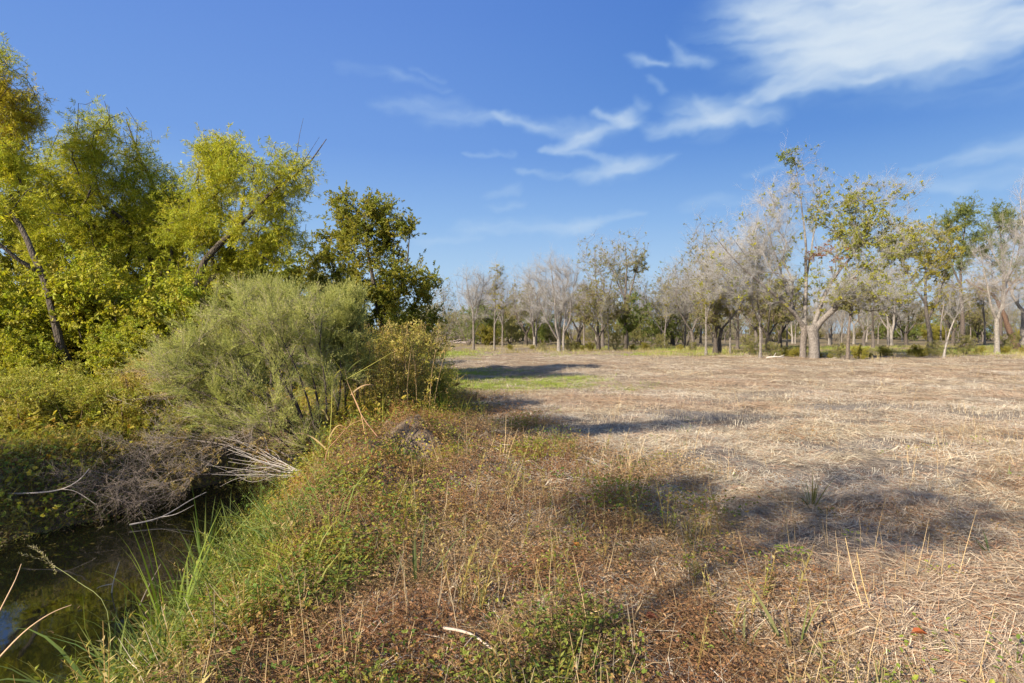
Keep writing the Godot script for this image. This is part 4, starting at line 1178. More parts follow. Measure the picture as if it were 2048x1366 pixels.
func far_trees() -> void:
	var pale := Color(0.33, 0.295, 0.265)
	var grey := Color(0.22, 0.19, 0.165)
	var dark := Color(0.17, 0.14, 0.115)
	var twigs := crown(sp.bare, [grey_pal], 2.0, 1.0, 1.2, 0.35, 0.3, 5.0, 0.1, "twig", "twigs")
	var hero_grey := [Color(0.33, 0.315, 0.30), Color(0.27, 0.255, 0.24), Color(0.39, 0.375, 0.355)]
	# the great tree of the field's far edge
	plant("field_tree", "largest tree of the far row, two stout trunks, crown half bare and half olive-gold", "tree", "", gp(Vector3(18.96, 0, -37.80)), {"bark": Color(0.39, 0.355, 0.325), "n": 1900, "reach": 1.1, "curl": 0.08, "tip": 0.0065, "step": 0.5, "rough": 0.3,
		"stems": [
			{"p": [Vector3(18.69, -0.17, -37.90), Vector3(18.69, 0.86, -37.90), Vector3(18.76, 1.82, -37.90), Vector3(18.69, 2.15, -37.90)], "r": [0.21, 0.18], "root": 0.2, "col": Color(0.3, 0.26, 0.23)},
			{"p": [Vector3(19.25, -0.15, -37.60), Vector3(19.25, 0.87, -37.60), Vector3(19.12, 1.76, -37.60), Vector3(19.12, 2.08, -37.60)], "r": [0.32, 0.29], "new": true, "flare": true, "root": 0.18},
			{"p": [Vector3(18.69, 2.08, -37.90), Vector3(18.04, 2.78, -37.60), Vector3(17.06, 3.59, -37.20), Vector3(15.69, 4.48, -36.60), Vector3(14.37, 5.32, -36.00), Vector3(12.97, 6.47, -35.50), Vector3(11.96, 7.48, -35.20)], "r": [0.15, 0.012]},
			{"p": [Vector3(18.76, 1.99, -37.90), Vector3(18.97, 3.45, -38.20), Vector3(19.10, 5.08, -38.40), Vector3(19.20, 7.06, -38.60), Vector3(19.14, 8.90, -38.80), Vector3(18.91, 10.92, -39.00), Vector3(18.64, 12.74, -39.00)], "r": [0.15, 0.01], "col": Color(0.46, 0.42, 0.385)},  # this upright limb is coloured paler to offset twig shade on it
			{"p": [Vector3(19.25, 1.82, -37.60), Vector3(19.59, 2.39, -37.40), Vector3(20.10, 3.07, -37.00), Vector3(20.72, 3.55, -36.60), Vector3(21.84, 3.89, -36.00), Vector3(22.98, 3.61, -35.40), Vector3(23.67, 2.76, -35.00)], "r": [0.22, 0.02]},
			{"p": [Vector3(19.18, 1.95, -37.60), Vector3(19.89, 3.75, -37.80), Vector3(20.74, 5.21, -38.00), Vector3(22.05, 6.68, -38.20), Vector3(23.02, 8.14, -38.20), Vector3(23.99, 9.92, -38.20)], "r": [0.16, 0.015]},
			{"p": [Vector3(19.10, 5.08, -38.40), Vector3(19.76, 7.12, -39.00), Vector3(20.29, 9.20, -39.50), Vector3(20.78, 11.62, -39.80)], "r": [0.09, 0.01], "col": Color(0.46, 0.42, 0.385)},
			{"p": [Vector3(18.04, 2.78, -37.60), Vector3(18.04, 4.11, -38.50), Vector3(17.81, 5.82, -39.20), Vector3(17.32, 7.88, -39.60), Vector3(16.90, 9.93, -39.80)], "r": [0.12, 0.014]},
			{"p": [Vector3(20.10, 3.07, -37.00), Vector3(20.85, 4.90, -36.40), Vector3(22.03, 6.06, -35.80), Vector3(23.28, 6.61, -35.40)], "r": [0.1, 0.012]}],
		"lobes": [{"c": Vector3(16.24, 9.77, -37.50), "r": Vector3(1.86, 1.92, 2.88), "w": 2.6, "leaf": 0.03}, {"c": Vector3(14.41, 7.07, -36.50), "r": Vector3(2.56, 2.24, 3.20), "w": 5.0, "leaf": 0.03, "twig": 1.0}, {"c": Vector3(12.84, 5.32, -36.00), "r": Vector3(1.76, 1.60, 1.92), "w": 2.2, "leaf": 0.05}, {"c": Vector3(16.94, 7.94, -38.00), "r": Vector3(2.24, 2.40, 3.52), "w": 2.6, "leaf": 0.12}, {"c": Vector3(18.79, 11.29, -38.50), "r": Vector3(1.99, 1.92, 2.56), "w": 1.8, "leaf": 0.12}, {"c": Vector3(18.47, 13.25, -38.50), "r": Vector3(1.54, 0.70, 0.96), "w": 0.45, "leaf": 0.5, "twig": 0.3, "pal": 1},
			{"c": Vector3(21.45, 9.55, -38.00), "r": Vector3(1.99, 2.31, 2.88), "w": 3.2, "leaf": 0.85, "twig": 0.6}, {"c": Vector3(24.02, 10.52, -38.00), "r": Vector3(2.56, 1.60, 2.56), "w": 2.0, "leaf": 0.12}, {"c": Vector3(22.75, 7.22, -37.50), "r": Vector3(3.04, 1.92, 3.20), "w": 3.2, "leaf": 0.8}, {"c": Vector3(20.21, 6.91, -37.50), "r": Vector3(1.22, 0.58, 0.64), "w": 0.5, "leaf": 0.55, "pal": 2}, {"c": Vector3(22.14, 4.22, -35.50), "r": Vector3(3.20, 1.35, 2.88), "w": 3.2, "leaf": 0.3}, {"c": Vector3(24.31, 7.38, -36.50), "r": Vector3(1.76, 1.60, 2.56), "w": 2.0, "leaf": 0.4}, {"c": Vector3(19.58, 5.00, -37.50), "r": Vector3(2.88, 1.92, 3.52), "w": 1.6, "leaf": 0.4}, {"c": Vector3(15.55, 4.33, -37.00), "r": Vector3(2.40, 1.22, 2.88), "w": 1.5, "leaf": 0.15}],
		"leaves": [crown(sp.bare, [hero_grey, hero_grey, hero_grey], 2.4, 1.0, 0.9, 0.45, 0.1, 5.0, 0.1, "twig", "twigs"), crown(sp.far, [[Color(0.36, 0.365, 0.055), Color(0.27, 0.30, 0.055), Color(0.43, 0.39, 0.06)], green_pal, rust_pal], 3.4, 0.75, 0.5, 0.7, -0.1, 4.0, 0.2)]})
	# bare trees
	var vase := {"bark": pale, "n": 560, "reach": 1.9, "curl": 0.07, "tip": 0.0065, "step": 0.5, "rough": 0.14,
		"stems": [{"p": [Vector3(4.06, -0.17, -51.00), Vector3(4.02, 1.04, -51.00), Vector3(3.80, 2.12, -51.00), Vector3(3.72, 4.06, -51.00), Vector3(3.50, 6.22, -51.00), Vector3(3.28, 7.95, -51.00)], "r": [0.17, 0.012], "col": Color(0.46, 0.42, 0.38)}, {"p": [Vector3(4.43, -0.18, -51.20), Vector3(4.47, 1.47, -51.20), Vector3(4.61, 2.77, -51.30), Vector3(5.28, 4.96, -51.50), Vector3(5.53, 7.18, -51.80)], "r": [0.12, 0.012], "new": true, "col": Color(0.46, 0.42, 0.38)}, {"p": [Vector3(4.02, 1.04, -51.00), Vector3(3.43, 1.90, -50.60), Vector3(2.58, 3.59, -50.00), Vector3(1.76, 5.46, -49.50)], "r": [0.11, 0.012]}, {"p": [Vector3(4.51, 1.69, -51.20), Vector3(4.99, 2.76, -50.80), Vector3(5.04, 4.46, -50.40)], "r": [0.1, 0.02]}],
		"lobes": [{"c": Vector3(3.28, 6.66, -51.00), "r": Vector3(2.42, 2.25, 2.59), "w": 3}, {"c": Vector3(5.23, 5.58, -51.00), "r": Vector3(1.73, 2.16, 2.59), "w": 1.6}, {"c": Vector3(2.64, 4.06, -51.00), "r": Vector3(2.16, 1.73, 2.59), "w": 1.4}],
		"leaves": [twigs]}
	var b1 := plant("bare_tree", "wide leafless tree with white forked trunks at the middle of the field's far edge", "tree", "", gp(Vector3(4.15, 0, -51.00)), vase)
	var slim := {"bark": Color(0.3, 0.26, 0.22), "n": 380, "reach": 1.9, "curl": 0.07, "tip": 0.0065, "step": 0.5, "rough": 0.12,
		"stems": [{"p": [Vector3(-3.62, -0.23, -55.50), Vector3(-3.62, 1.93, -55.50), Vector3(-3.67, 3.34, -55.50), Vector3(-4.04, 5.22, -55.50), Vector3(-4.33, 7.10, -55.50)], "r": [0.13, 0.012]}, {"p": [Vector3(-3.67, 2.40, -55.50), Vector3(-3.26, 3.82, -55.80), Vector3(-2.80, 5.73, -56.00), Vector3(-2.66, 7.39, -56.00)], "r": [0.1, 0.012]}],
		"lobes": [{"c": Vector3(-4.04, 6.26, -55.50), "r": Vector3(1.69, 1.79, 1.69), "w": 2.4}, {"c": Vector3(-2.63, 5.93, -55.50), "r": Vector3(1.51, 1.79, 1.51), "w": 2}, {"c": Vector3(-3.25, 4.28, -55.50), "r": Vector3(2.26, 1.41, 2.26), "w": 1.2}],
		"leaves": [twigs]}
	var b2 := plant("bare_tree", "leafless grey tree standing apart near the elm, thin round crown against the sky", "tree", "", gp(Vector3(-3.62, 0, -55.50)), slim)
	var fork := {"bark": Color(0.47, 0.43, 0.38), "n": 380, "reach": 1.9, "curl": 0.07, "tip": 0.0065, "step": 0.5, "rough": 0.1,
		"stems": [{"p": [Vector3(38.64, -0.19, -47.00), Vector3(38.64, 1.08, -47.00), Vector3(38.60, 2.28, -47.00), Vector3(38.56, 2.79, -47.00)], "r": [0.2, 0.15]}, {"p": [Vector3(38.56, 2.79, -47.00), Vector3(38.00, 3.66, -46.80), Vector3(37.56, 5.04, -46.60), Vector3(37.04, 6.59, -46.40), Vector3(36.45, 8.53, -46.20)], "r": [0.11, 0.012]}, {"p": [Vector3(38.64, 2.79, -47.00), Vector3(39.20, 3.88, -47.20), Vector3(39.61, 5.50, -47.40), Vector3(40.43, 7.55, -47.80), Vector3(40.92, 9.61, -48.00)], "r": [0.13, 0.014]}],
		"lobes": [{"c": Vector3(37.48, 7.06, -47.00), "r": Vector3(1.79, 2.19, 1.79), "w": 2}, {"c": Vector3(40.07, 8.65, -47.00), "r": Vector3(2.19, 2.39, 2.19), "w": 2.6}, {"c": Vector3(38.87, 5.07, -47.00), "r": Vector3(2.39, 1.39, 2.39), "w": 1.2}],
		"leaves": [crown(sp.bare, [[Color(0.32, 0.29, 0.275), Color(0.36, 0.33, 0.31)]], 2.6, 0.95, 0.9, 0.45, 0.15, 5.0, 0.1, "twig", "twigs")]}
	var b3 := plant("bare_tree", "whitish leafless tree forking in a V beside the leaning trunk", "tree", "", gp(Vector3(38.64, 0, -47.00)), fork)
	var pole := {"bark": pale, "n": 200, "reach": 1.9, "curl": 0.07, "tip": 0.0065, "step": 0.5, "rough": 0.1,
		"stems": [{"p": [Vector3(15.89, -0.16, -37.80), Vector3(15.92, 1.18, -37.80), Vector3(15.86, 2.46, -37.80), Vector3(15.70, 3.75, -37.80), Vector3(15.76, 5.35, -37.80), Vector3(15.57, 7.27, -37.80)], "r": [0.10, 0.012]}, {"p": [Vector3(15.86, 2.30, -37.80), Vector3(15.42, 3.10, -37.60), Vector3(14.92, 4.03, -37.30)], "r": [0.06, 0.012]}],
		"lobes": [{"c": Vector3(15.63, 6.31, -37.80), "r": Vector3(1.22, 1.86, 1.22), "w": 2}, {"c": Vector3(15.17, 4.53, -37.60), "r": Vector3(0.96, 0.96, 0.96), "w": 1}],
		"leaves": [twigs, crown(sp.far, [yellow_pal], 0.7, 0.6, 0.5, 0.7, 0.0, 4.0, 0.1)]}
	var b4 := plant("slim_tree", "slim pale straight-trunked tree just before the great two-trunked tree", "tree", "", gp(Vector3(15.89, 0, -37.80)), pole)
	var mesq := {"bark": dark, "n": 260, "tip": 0.009, "step": 0.45, "rough": 0.2,
		"stems": [{"p": [Vector3(8.65, -0.20, -59.00), Vector3(8.65, 0.70, -59.00), Vector3(8.60, 1.35, -59.00)], "r": [0.19, 0.15]}, {"p": [Vector3(8.60, 1.25, -59.00), Vector3(8.00, 2.20, -58.60), Vector3(7.20, 3.18, -58.20), Vector3(6.27, 4.39, -57.80)], "r": [0.13, 0.015]}, {"p": [Vector3(8.65, 1.25, -59.00), Vector3(9.23, 2.20, -59.20), Vector3(10.00, 3.47, -59.60), Vector3(10.47, 5.01, -60.00)], "r": [0.13, 0.015]}, {"p": [Vector3(8.65, 1.25, -59.00), Vector3(8.69, 2.97, -60.00), Vector3(8.60, 5.03, -60.40), Vector3(8.78, 6.84, -60.60)], "r": [0.12, 0.015]}],
		"lobes": [{"c": Vector3(8.30, 5.45, -59.00), "r": Vector3(2.40, 1.90, 2.40), "w": 2}, {"c": Vector3(6.74, 3.93, -58.50), "r": Vector3(2.25, 1.50, 2.25), "w": 1.5}, {"c": Vector3(10.29, 4.47, -59.50), "r": Vector3(2.00, 1.80, 2.00), "w": 1.5}],
		"leaves": [crown(sp.bare, [brown_pal], 3.0, 0.8, 0.8, 0.5, 0.0, 5.0, 0.1, "twig", "twigs"), crown(sp.far, [olive_pal], 3.0, 0.75, 0.5, 0.7, 0.0, 4.0, 0.2)]}
	var m1 := plant("dark_tree", "low dark spreading tree with crooked limbs right of the white forked trunks", "tree", "", gp(Vector3(8.65, 0, -59.00)), mesq)
	plant("field_tree", "tall thin tree with dark vine-clad trunk and a few leaf clumps high against the sky", "tree", "", gp(Vector3(11.73, 0, -61.00)), {"bark": Color(0.24, 0.2, 0.17), "n": 300, "tip": 0.0085, "step": 0.5, "rough": 0.15,
		"stems": [{"p": [Vector3(11.73, -0.21, -61.00), Vector3(11.79, 1.96, -61.00), Vector3(11.68, 5.06, -61.00), Vector3(11.84, 8.17, -61.00), Vector3(11.68, 10.75, -61.00)], "r": [0.26, 0.02]}, {"p": [Vector3(11.79, 4.55, -61.00), Vector3(12.36, 6.36, -61.00), Vector3(12.82, 8.17, -61.00), Vector3(13.34, 10.23, -61.00)], "r": [0.13, 0.015]}, {"p": [Vector3(11.73, 5.06, -61.00), Vector3(10.66, 7.09, -60.50), Vector3(9.71, 9.07, -60.00)], "r": [0.1, 0.012]}],
		"lobes": [{"c": Vector3(11.68, 10.23, -61.00), "r": Vector3(3.00, 2.33, 3.00), "w": 2.4, "leaf": 0.22}, {"c": Vector3(13.23, 9.20, -61.00), "r": Vector3(0.93, 1.55, 0.93), "w": 0.7, "leaf": 1.4}, {"c": Vector3(11.17, 7.91, -61.00), "r": Vector3(2.33, 2.07, 2.33), "w": 1.2, "leaf": 0.5}, {"c": Vector3(12.20, 4.01, -60.50), "r": Vector3(1.96, 2.07, 1.96), "w": 1.8, "leaf": 1.8, "twig": 0.3, "pal": 1}, {"c": Vector3(8.72, 9.59, -62.00), "r": Vector3(1.55, 2.07, 1.55), "w": 0.9, "leaf": 0.4}],
		"leaves": [twigs, crown(sp.far, [olive_pal, green_pal], 4.0, 0.75, 0.5, 0.7, -0.1, 4.0, 0.2)]})
	var leafy := {"bark": grey, "n": 300, "tip": 0.0085, "step": 0.5, "rough": 0.15,
		"stems": [{"p": [Vector3(35.42, 0.33, -50.00), Vector3(35.34, 1.90, -50.00), Vector3(35.00, 4.44, -50.00), Vector3(35.00, 6.98, -50.00), Vector3(34.79, 9.52, -50.00)], "r": [0.22, 0.02]}, {"p": [Vector3(35.25, 2.74, -50.00), Vector3(36.27, 5.29, -50.00), Vector3(36.91, 7.83, -50.00)], "r": [0.1, 0.015]}, {"p": [Vector3(35.08, 4.02, -50.00), Vector3(33.67, 5.68, -49.60), Vector3(32.49, 7.75, -49.40)], "r": [0.1, 0.015]}],
		"lobes": [{"c": Vector3(32.88, 9.95, -50.00), "r": Vector3(1.91, 2.12, 1.91), "w": 1.8, "leaf": 0.8}, {"c": Vector3(35.42, 8.68, -50.00), "r": Vector3(2.97, 2.54, 2.97), "w": 3.4}, {"c": Vector3(34.79, 5.71, -50.00), "r": Vector3(3.18, 1.69, 3.18), "w": 1.4, "leaf": 0.35}],
		"leaves": [twigs, crown(sp.far, [[Color(0.37, 0.33, 0.05), Color(0.27, 0.265, 0.05), Color(0.43, 0.36, 0.07)]], 4.0, 0.85, 0.5, 0.7, -0.1, 4.0, 0.2)]}
	plant("field_tree", "round yellow-green tree behind the great two-trunked tree's outer branches", "tree", "", gp(Vector3(35.34, 0, -50.00)), leafy)
	var feather := {"bark": dark, "n": 240, "tip": 0.011, "step": 0.6, "rough": 0.15,
		"stems": [{"p": [Vector3(50.39, -0.13, -66.00), Vector3(50.39, 3.11, -66.00), Vector3(50.12, 7.58, -66.00), Vector3(50.39, 12.06, -66.00), Vector3(50.67, 15.42, -66.00)], "r": [0.28, 0.02]}, {"p": [Vector3(50.23, 6.47, -66.00), Vector3(49.00, 9.82, -66.00), Vector3(48.44, 13.74, -66.00)], "r": [0.13, 0.02]}],
		"lobes": [{"c": Vector3(50.39, 15.14, -66.00), "r": Vector3(2.13, 2.13, 2.13), "w": 2.2}, {"c": Vector3(48.33, 13.74, -66.00), "r": Vector3(2.13, 1.90, 2.13), "w": 1.8}, {"c": Vector3(51.79, 12.34, -66.00), "r": Vector3(2.35, 2.24, 2.35), "w": 2}, {"c": Vector3(49.28, 9.82, -66.00), "r": Vector3(2.52, 1.68, 2.52), "w": 1.2}],
		"leaves": [crown(sp.mesq, [[Color(0.2, 0.25, 0.075), Color(0.28, 0.29, 0.08), Color(0.15, 0.2, 0.065)]], 7, 1.1, 0.4, 0.6, -0.1, 4.0, 0.3)]}
	var f1 := plant("green_tree", "tall feathery green tree rising behind the yellow-green crown", "tree", "", gp(Vector3(50.39, 0, -66.00)), feather)
	again(f1, Vector3(56.24, 0, -68.00), 2.2, 1.0, "tall feathery green tree rising behind the whitish V-forked tree")
	again(f1, Vector3(59.62, 0, -66.00), 4.0, 1.05, "feathery green tree at the picture's edge behind the bare crowns")
	plant("leaning_tree", "thick reddish-brown trunk leaning steeply beside the whitish V-forked tree", "tree", "", gp(Vector3(49.74, 0, -58.00)), {"bark": Color(0.26, 0.165, 0.115), "n": 130, "tip": 0.0085, "step": 0.5, "rough": 0.12,
		"stems": [{"p": [Vector3(49.84, -0.12, -58.00), Vector3(48.96, 1.70, -58.00), Vector3(48.22, 3.66, -58.00), Vector3(47.24, 5.38, -58.00), Vector3(45.76, 6.12, -58.00), Vector3(44.53, 6.86, -58.00)], "r": [0.34, 0.06]}, {"p": [Vector3(48.22, 3.66, -58.00), Vector3(48.46, 5.38, -58.00), Vector3(49.45, 6.86, -58.00)], "r": [0.14, 0.03]}],
		"lobes": [{"c": Vector3(45.27, 6.12, -58.00), "r": Vector3(2.46, 1.47, 2.46), "w": 2}, {"c": Vector3(48.96, 6.86, -58.00), "r": Vector3(1.97, 1.47, 1.97), "w": 1}],
		"leaves": [crown(sp.bare, [brown_pal], 3.5, 0.9, 0.8, 0.5, -0.1, 5.0, 0.1, "twig", "twigs"), crown(sp.far, [olive_pal], 1.2, 0.7, 0.5, 0.7, 0.0, 4.0, 0.2)]})
	plant("slim_tree", "thin white leaning sapling at the field's edge, bare trunk bright in the sun", "tree", "", gp(Vector3(28.19, 0, -38.50)), {"bark": Color(0.52, 0.48, 0.43), "n": 40, "tip": 0.008, "step": 0.4, "rough": 0.06,
		"stems": [{"p": [Vector3(28.16, -0.13, -38.50), Vector3(28.32, 0.85, -38.50), Vector3(28.58, 1.83, -38.50), Vector3(28.84, 2.48, -38.50), Vector3(29.40, 3.30, -38.50)], "r": [0.085, 0.015]}],
		"lobes": [{"c": Vector3(29.07, 3.62, -38.50), "r": Vector3(1.17, 0.91, 1.17), "w": 1}], "leaves": [twigs]})
	plant("slim_tree", "rough grey slim trunk between the great two-trunked tree and the white sapling", "tree", "", gp(Vector3(20.24, 0, -35.60)), {"bark": Color(0.27, 0.22, 0.18), "n": 110, "tip": 0.008, "step": 0.4, "rough": 0.2,
		"stems": [{"p": [Vector3(20.24, -0.18, -35.60), Vector3(20.27, 0.91, -35.60), Vector3(20.33, 2.11, -35.60), Vector3(20.45, 3.17, -35.60), Vector3(20.39, 4.53, -35.60)], "r": [0.13, 0.02]}],
		"lobes": [{"c": Vector3(20.55, 3.92, -35.60), "r": Vector3(1.39, 1.03, 1.39), "w": 1}], "leaves": [crown(sp.far, [olive_pal], 2.5, 0.6, 0.5, 0.7, 0.0, 4.0, 0.15), twigs]})
	plant("slim_tree", "crooked cream sapling slanting between the great tree and the rough grey trunk", "tree", "", gp(Vector3(25.46, 0, -46.00)), {"bark": Color(0.46, 0.40, 0.28), "n": 26, "tip": 0.008, "step": 0.4, "rough": 0.05,
		"stems": [{"p": [Vector3(25.38, 0.08, -46.00), Vector3(25.57, 1.29, -46.00), Vector3(25.81, 2.46, -46.00), Vector3(26.04, 3.82, -46.00)], "r": [0.07, 0.02]}],
		"lobes": [{"c": Vector3(26.08, 4.21, -46.00), "r": Vector3(0.86, 0.86, 0.86), "w": 1}], "leaves": [twigs]})
	var wild := {"bark": grey, "n": 520, "reach": 0.8, "curl": 0.1, "tip": 0.0062, "step": 0.45, "rough": 0.18,
		"stems": [{"p": [Vector3(17.74, -0.27, -58.00), Vector3(17.79, 0.96, -58.00), Vector3(17.60, 1.85, -58.00)], "r": [0.17, 0.13]}, {"p": [Vector3(17.65, 1.80, -58.00), Vector3(16.69, 3.11, -57.60), Vector3(15.84, 4.84, -57.00), Vector3(15.92, 6.73, -56.60), Vector3(15.39, 8.39, -56.40)], "r": [0.09, 0.01]}, {"p": [Vector3(17.65, 1.80, -58.00), Vector3(18.28, 3.18, -58.30), Vector3(18.18, 5.18, -58.60), Vector3(18.90, 7.45, -59.00), Vector3(18.70, 9.70, -59.00)], "r": [0.1, 0.01]}, {"p": [Vector3(17.95, 2.69, -58.20), Vector3(19.07, 3.66, -58.00), Vector3(19.92, 5.36, -57.60)], "r": [0.06, 0.01]}],
		"lobes": [{"c": Vector3(15.75, 7.49, -57.00), "r": Vector3(2.06, 2.21, 2.95), "w": 2}, {"c": Vector3(18.74, 8.64, -58.50), "r": Vector3(1.97, 2.56, 2.95), "w": 2.4}, {"c": Vector3(19.86, 5.63, -58.00), "r": Vector3(1.77, 1.67, 1.77), "w": 1.4}, {"c": Vector3(17.25, 4.89, -58.00), "r": Vector3(3.05, 1.47, 3.05), "w": 1.2}],
		"leaves": [crown(sp.bare, [grey_pal], 1.9, 0.95, 1.0, 0.5, 0.1, 5.0, 0.1, "twig", "twigs"), crown(sp.far, [olive_pal], 0.5, 0.6, 0.5, 0.7, 0.0, 4.0, 0.2)]}
	var b5 := plant("bare_tree", "crooked wide-branched bare tree left of the close group of three trunks", "tree", "", gp(Vector3(17.74, 0, -58.00)), wild)
	# further single trees of the rows, copies of those above
	again(b4, Vector3(-1.65, 0, -55.50), 2.0, 1.05, "small white-barked leafless tree next to the grey one that stands apart")
	again(b4, Vector3(14.14, 0, -43.00), 1.1, 1.0, "leafless whitish tree, first of the close group before the olive bushes, mid picture")
	again(m1, Vector3(15.87, 0, -46.00), 0.7, 0.9, "dark rough trunk with bare twigs in the close group of three trunks")
	again(b5, Vector3(16.39, 0, -46.50), 2.6, 1.0, "bare tree with a wide thin crown, rearmost of the close group of three trunks")
	again(b4, Vector3(16.63, 0, -45.00), 0.9, 0.85, "slim trunk standing alone right of the close group of three")
	again(b5, Vector3(23.70, 0, -62.00), 4.0, 1.12, "bare grey crown behind the slim trunk that stands alone")
	again(b5, Vector3(24.81, 0, -60.00), 5.1, 1.12, "bare pinkish-grey crown behind the slim pale straight-trunked tree")
	again(m1, Vector3(24.68, 0, -57.00), 2.9, 1.0, "crooked dark tree behind the slim pale trunk, leaning towards the group of three")
	again(m1, Vector3(29.07, 0, -64.00), 4.4, 1.15, "thick dark trunk left of the great tree, further back")
	again(b4, Vector3(28.43, 0, -61.00), 4.1, 1.0, "thin crooked trunk seen just left of the great tree")
	again(m1, Vector3(1.78, 0, -75.00), 1.9, 1.15, "brown spreading tree under the wide leafless tree's branches")
	again(m1, Vector3(9.08, 0, -80.00), 3.3, 1.2, "dark squat tree seen between the white forked trunks and the dark-limbed tree")
	again(b4, Vector3(9.32, 0, -57.00), 5.3, 0.7, "thin pale sapling beside the dark-limbed spreading tree")
	again(b4, Vector3(16.08, 0, -62.00), 3.6, 0.9, "pale thin tree left of the bent trunk in the middle row")
	again(b4, Vector3(16.67, 0, -66.00), 1.4, 0.85, "second pale thin tree behind its twin near the bent trunk")
	again(m1, Vector3(21.76, 0, -80.00), 5.0, 1.3, "thick dark trunk with bent limbs in the middle row, by the thin pale twins")
	again(b5, Vector3(10.12, 0, -66.00), 1.2, 1.2, "bare crooked crown behind the dark-limbed spreading tree")
	again(b3, Vector3(70.95, 0, -82.00), 2.2, 1.7, "pale tall trunk at the picture's edge behind the leaning one")
	again(b4, Vector3(64.07, 0, -80.00), 0.2, 1.4, "pale straight trunk in the back row left of the V-forked tree")
	again(b4, Vector3(63.99, 0, -88.00), 2.8, 1.5, "white straight trunk in the back row above the white sapling")
	again(m1, Vector3(68.77, 0, -92.00), 1.2, 1.35, "dark leaning trunk in the back row behind the white sapling")
	again(m1, Vector3(74.95, 0, -95.00), 3.9, 0.9, "small round dark-stemmed tree in the back row near the V-forked tree")
	again(m1, Vector3(56.76, 0, -85.00), 5.5, 1.1, "low dark tree in the back row left of the yellow-green tree's trunk")
	again(b1, Vector3(52.54, 0, -82.00), 3.1, 1.4, "bare many-stemmed pale tree in the middle of the back row")
	again(b5, Vector3(37.94, 0, -62.00), 0.6, 1.0, "bare wide-branched tree between the rough grey trunk and the white sapling")
	again(b5, Vector3(41.76, 0, -70.00), 2.5, 1.0, "second bare wide-branched tree, deeper behind the rough grey trunk")
	again(b3, Vector3(48.66, 0, -90.00), 4.4, 1.0, "pale forked trunk far behind, seen right of the great tree")
	again(b3, Vector3(45.38, 0, -50.00), 1.0, 1.45, "bare pale crown reaching in from beyond the picture's edge")
	again(b2, Vector3(20.53, 0, -70.00), 5.2, 1.2, "thin bare tree deeper behind the crooked wide-branched one")
	again(b2, Vector3(-1.13, 0, -70.00), 3.0, 1.0, "bare twiggy tree just right of the small white-barked one")
	# bushes and small trees of the thicket at the back
	var back := "trees and bushes of the thicket behind the rows"
	var bush_bark := Color(0.2, 0.165, 0.135)
	var kinds := [
		at_origin("thicket_bush", "olive bush of the thicket behind the rows", "bush", back, shrub_spec(6.2, 6.2, olive_pal, sp.far, 150, 6, 0.85, bush_bark), Vector3(-0.30, 0, -88.00), 0),
		at_origin("thicket_bush", "dark green bush of the thicket behind the rows", "bush", back, shrub_spec(5.2, 5.5, green_pal, sp.far, 150, 7, 0.85, bush_bark), Vector3(4.34, 0, -84.00), 0),
		at_origin("thicket_bush", "yellow-green bush of the thicket behind the rows", "bush", back, shrub_spec(2.8, 3.4, yellow_pal, sp.far, 110, 6, 0.7, bush_bark), Vector3(-3.16, 0, -76.00), 0),
		at_origin("thicket_bush", "grey-brown twiggy bush of the thicket behind the rows", "bush", back, shrub_spec(7.0, 6.5, [Color(0.3, 0.26, 0.22), Color(0.24, 0.2, 0.15), Color(0.2, 0.18, 0.09)], sp.bare, 150, 5, 0.9, bush_bark), Vector3(9.82, 0, -92.00), 0)]
	var names := ["olive bush of the thicket behind the rows", "dark green bush of the thicket behind the rows", "yellow-green bush of the thicket behind the rows", "grey-brown twiggy bush of the thicket behind the rows"]
	for k in 96:
		var d := r(72, 150)
		var px := 800.0 + 1330.0 * fmod(k * 0.618034, 1.0)
		var x := (px - 1024.0) / 1180.0 * d
		# the open lane between the rows on the right stays open
		if x / d > 0.3 and d < 118.0: d += 62.0
		x = (px - 1024.0) / 1180.0 * d
		var t: int = [0, 3, 1, 0, 3, 2, 0, 3][rng.randi() % 8]
		again(kinds[t], Vector3(x, 0, -d), r(0, TAU), r(0.8, 1.25) * (1.0 + (d - 90.0) * 0.004), names[t], back)
	for k in 46:
		var d := r(66, 135)
		var px := 880.0 + 1250.0 * fmod(k * 0.754877 + 0.3, 1.0)
		if px > 1400.0 and d < 80.0: d += 40.0
		var o: Node3D = [b5, b2, b5, b1, b2, b3][k % 6]
		again(o, Vector3((px - 1024.0) / 1180.0 * d, 0, -d), r(0, TAU), r(0.9, 1.25), "leafless or thin tree of the far thicket among the olive bushes", back)
	for k in 14:
		var d := r(40, 80)
		var px := -60.0 + 760.0 * fmod(k * 0.618034, 1.0)
		again(kinds[k % 2], Vector3((px - 1024.0) / 1180.0 * d, 0, -d), r(0, TAU), r(0.9, 1.3), "bush far behind the willows, seen through their gaps", back)
	# low yellow-green undergrowth at the feet of the row
	var low := "low bushes at the feet of the far row"
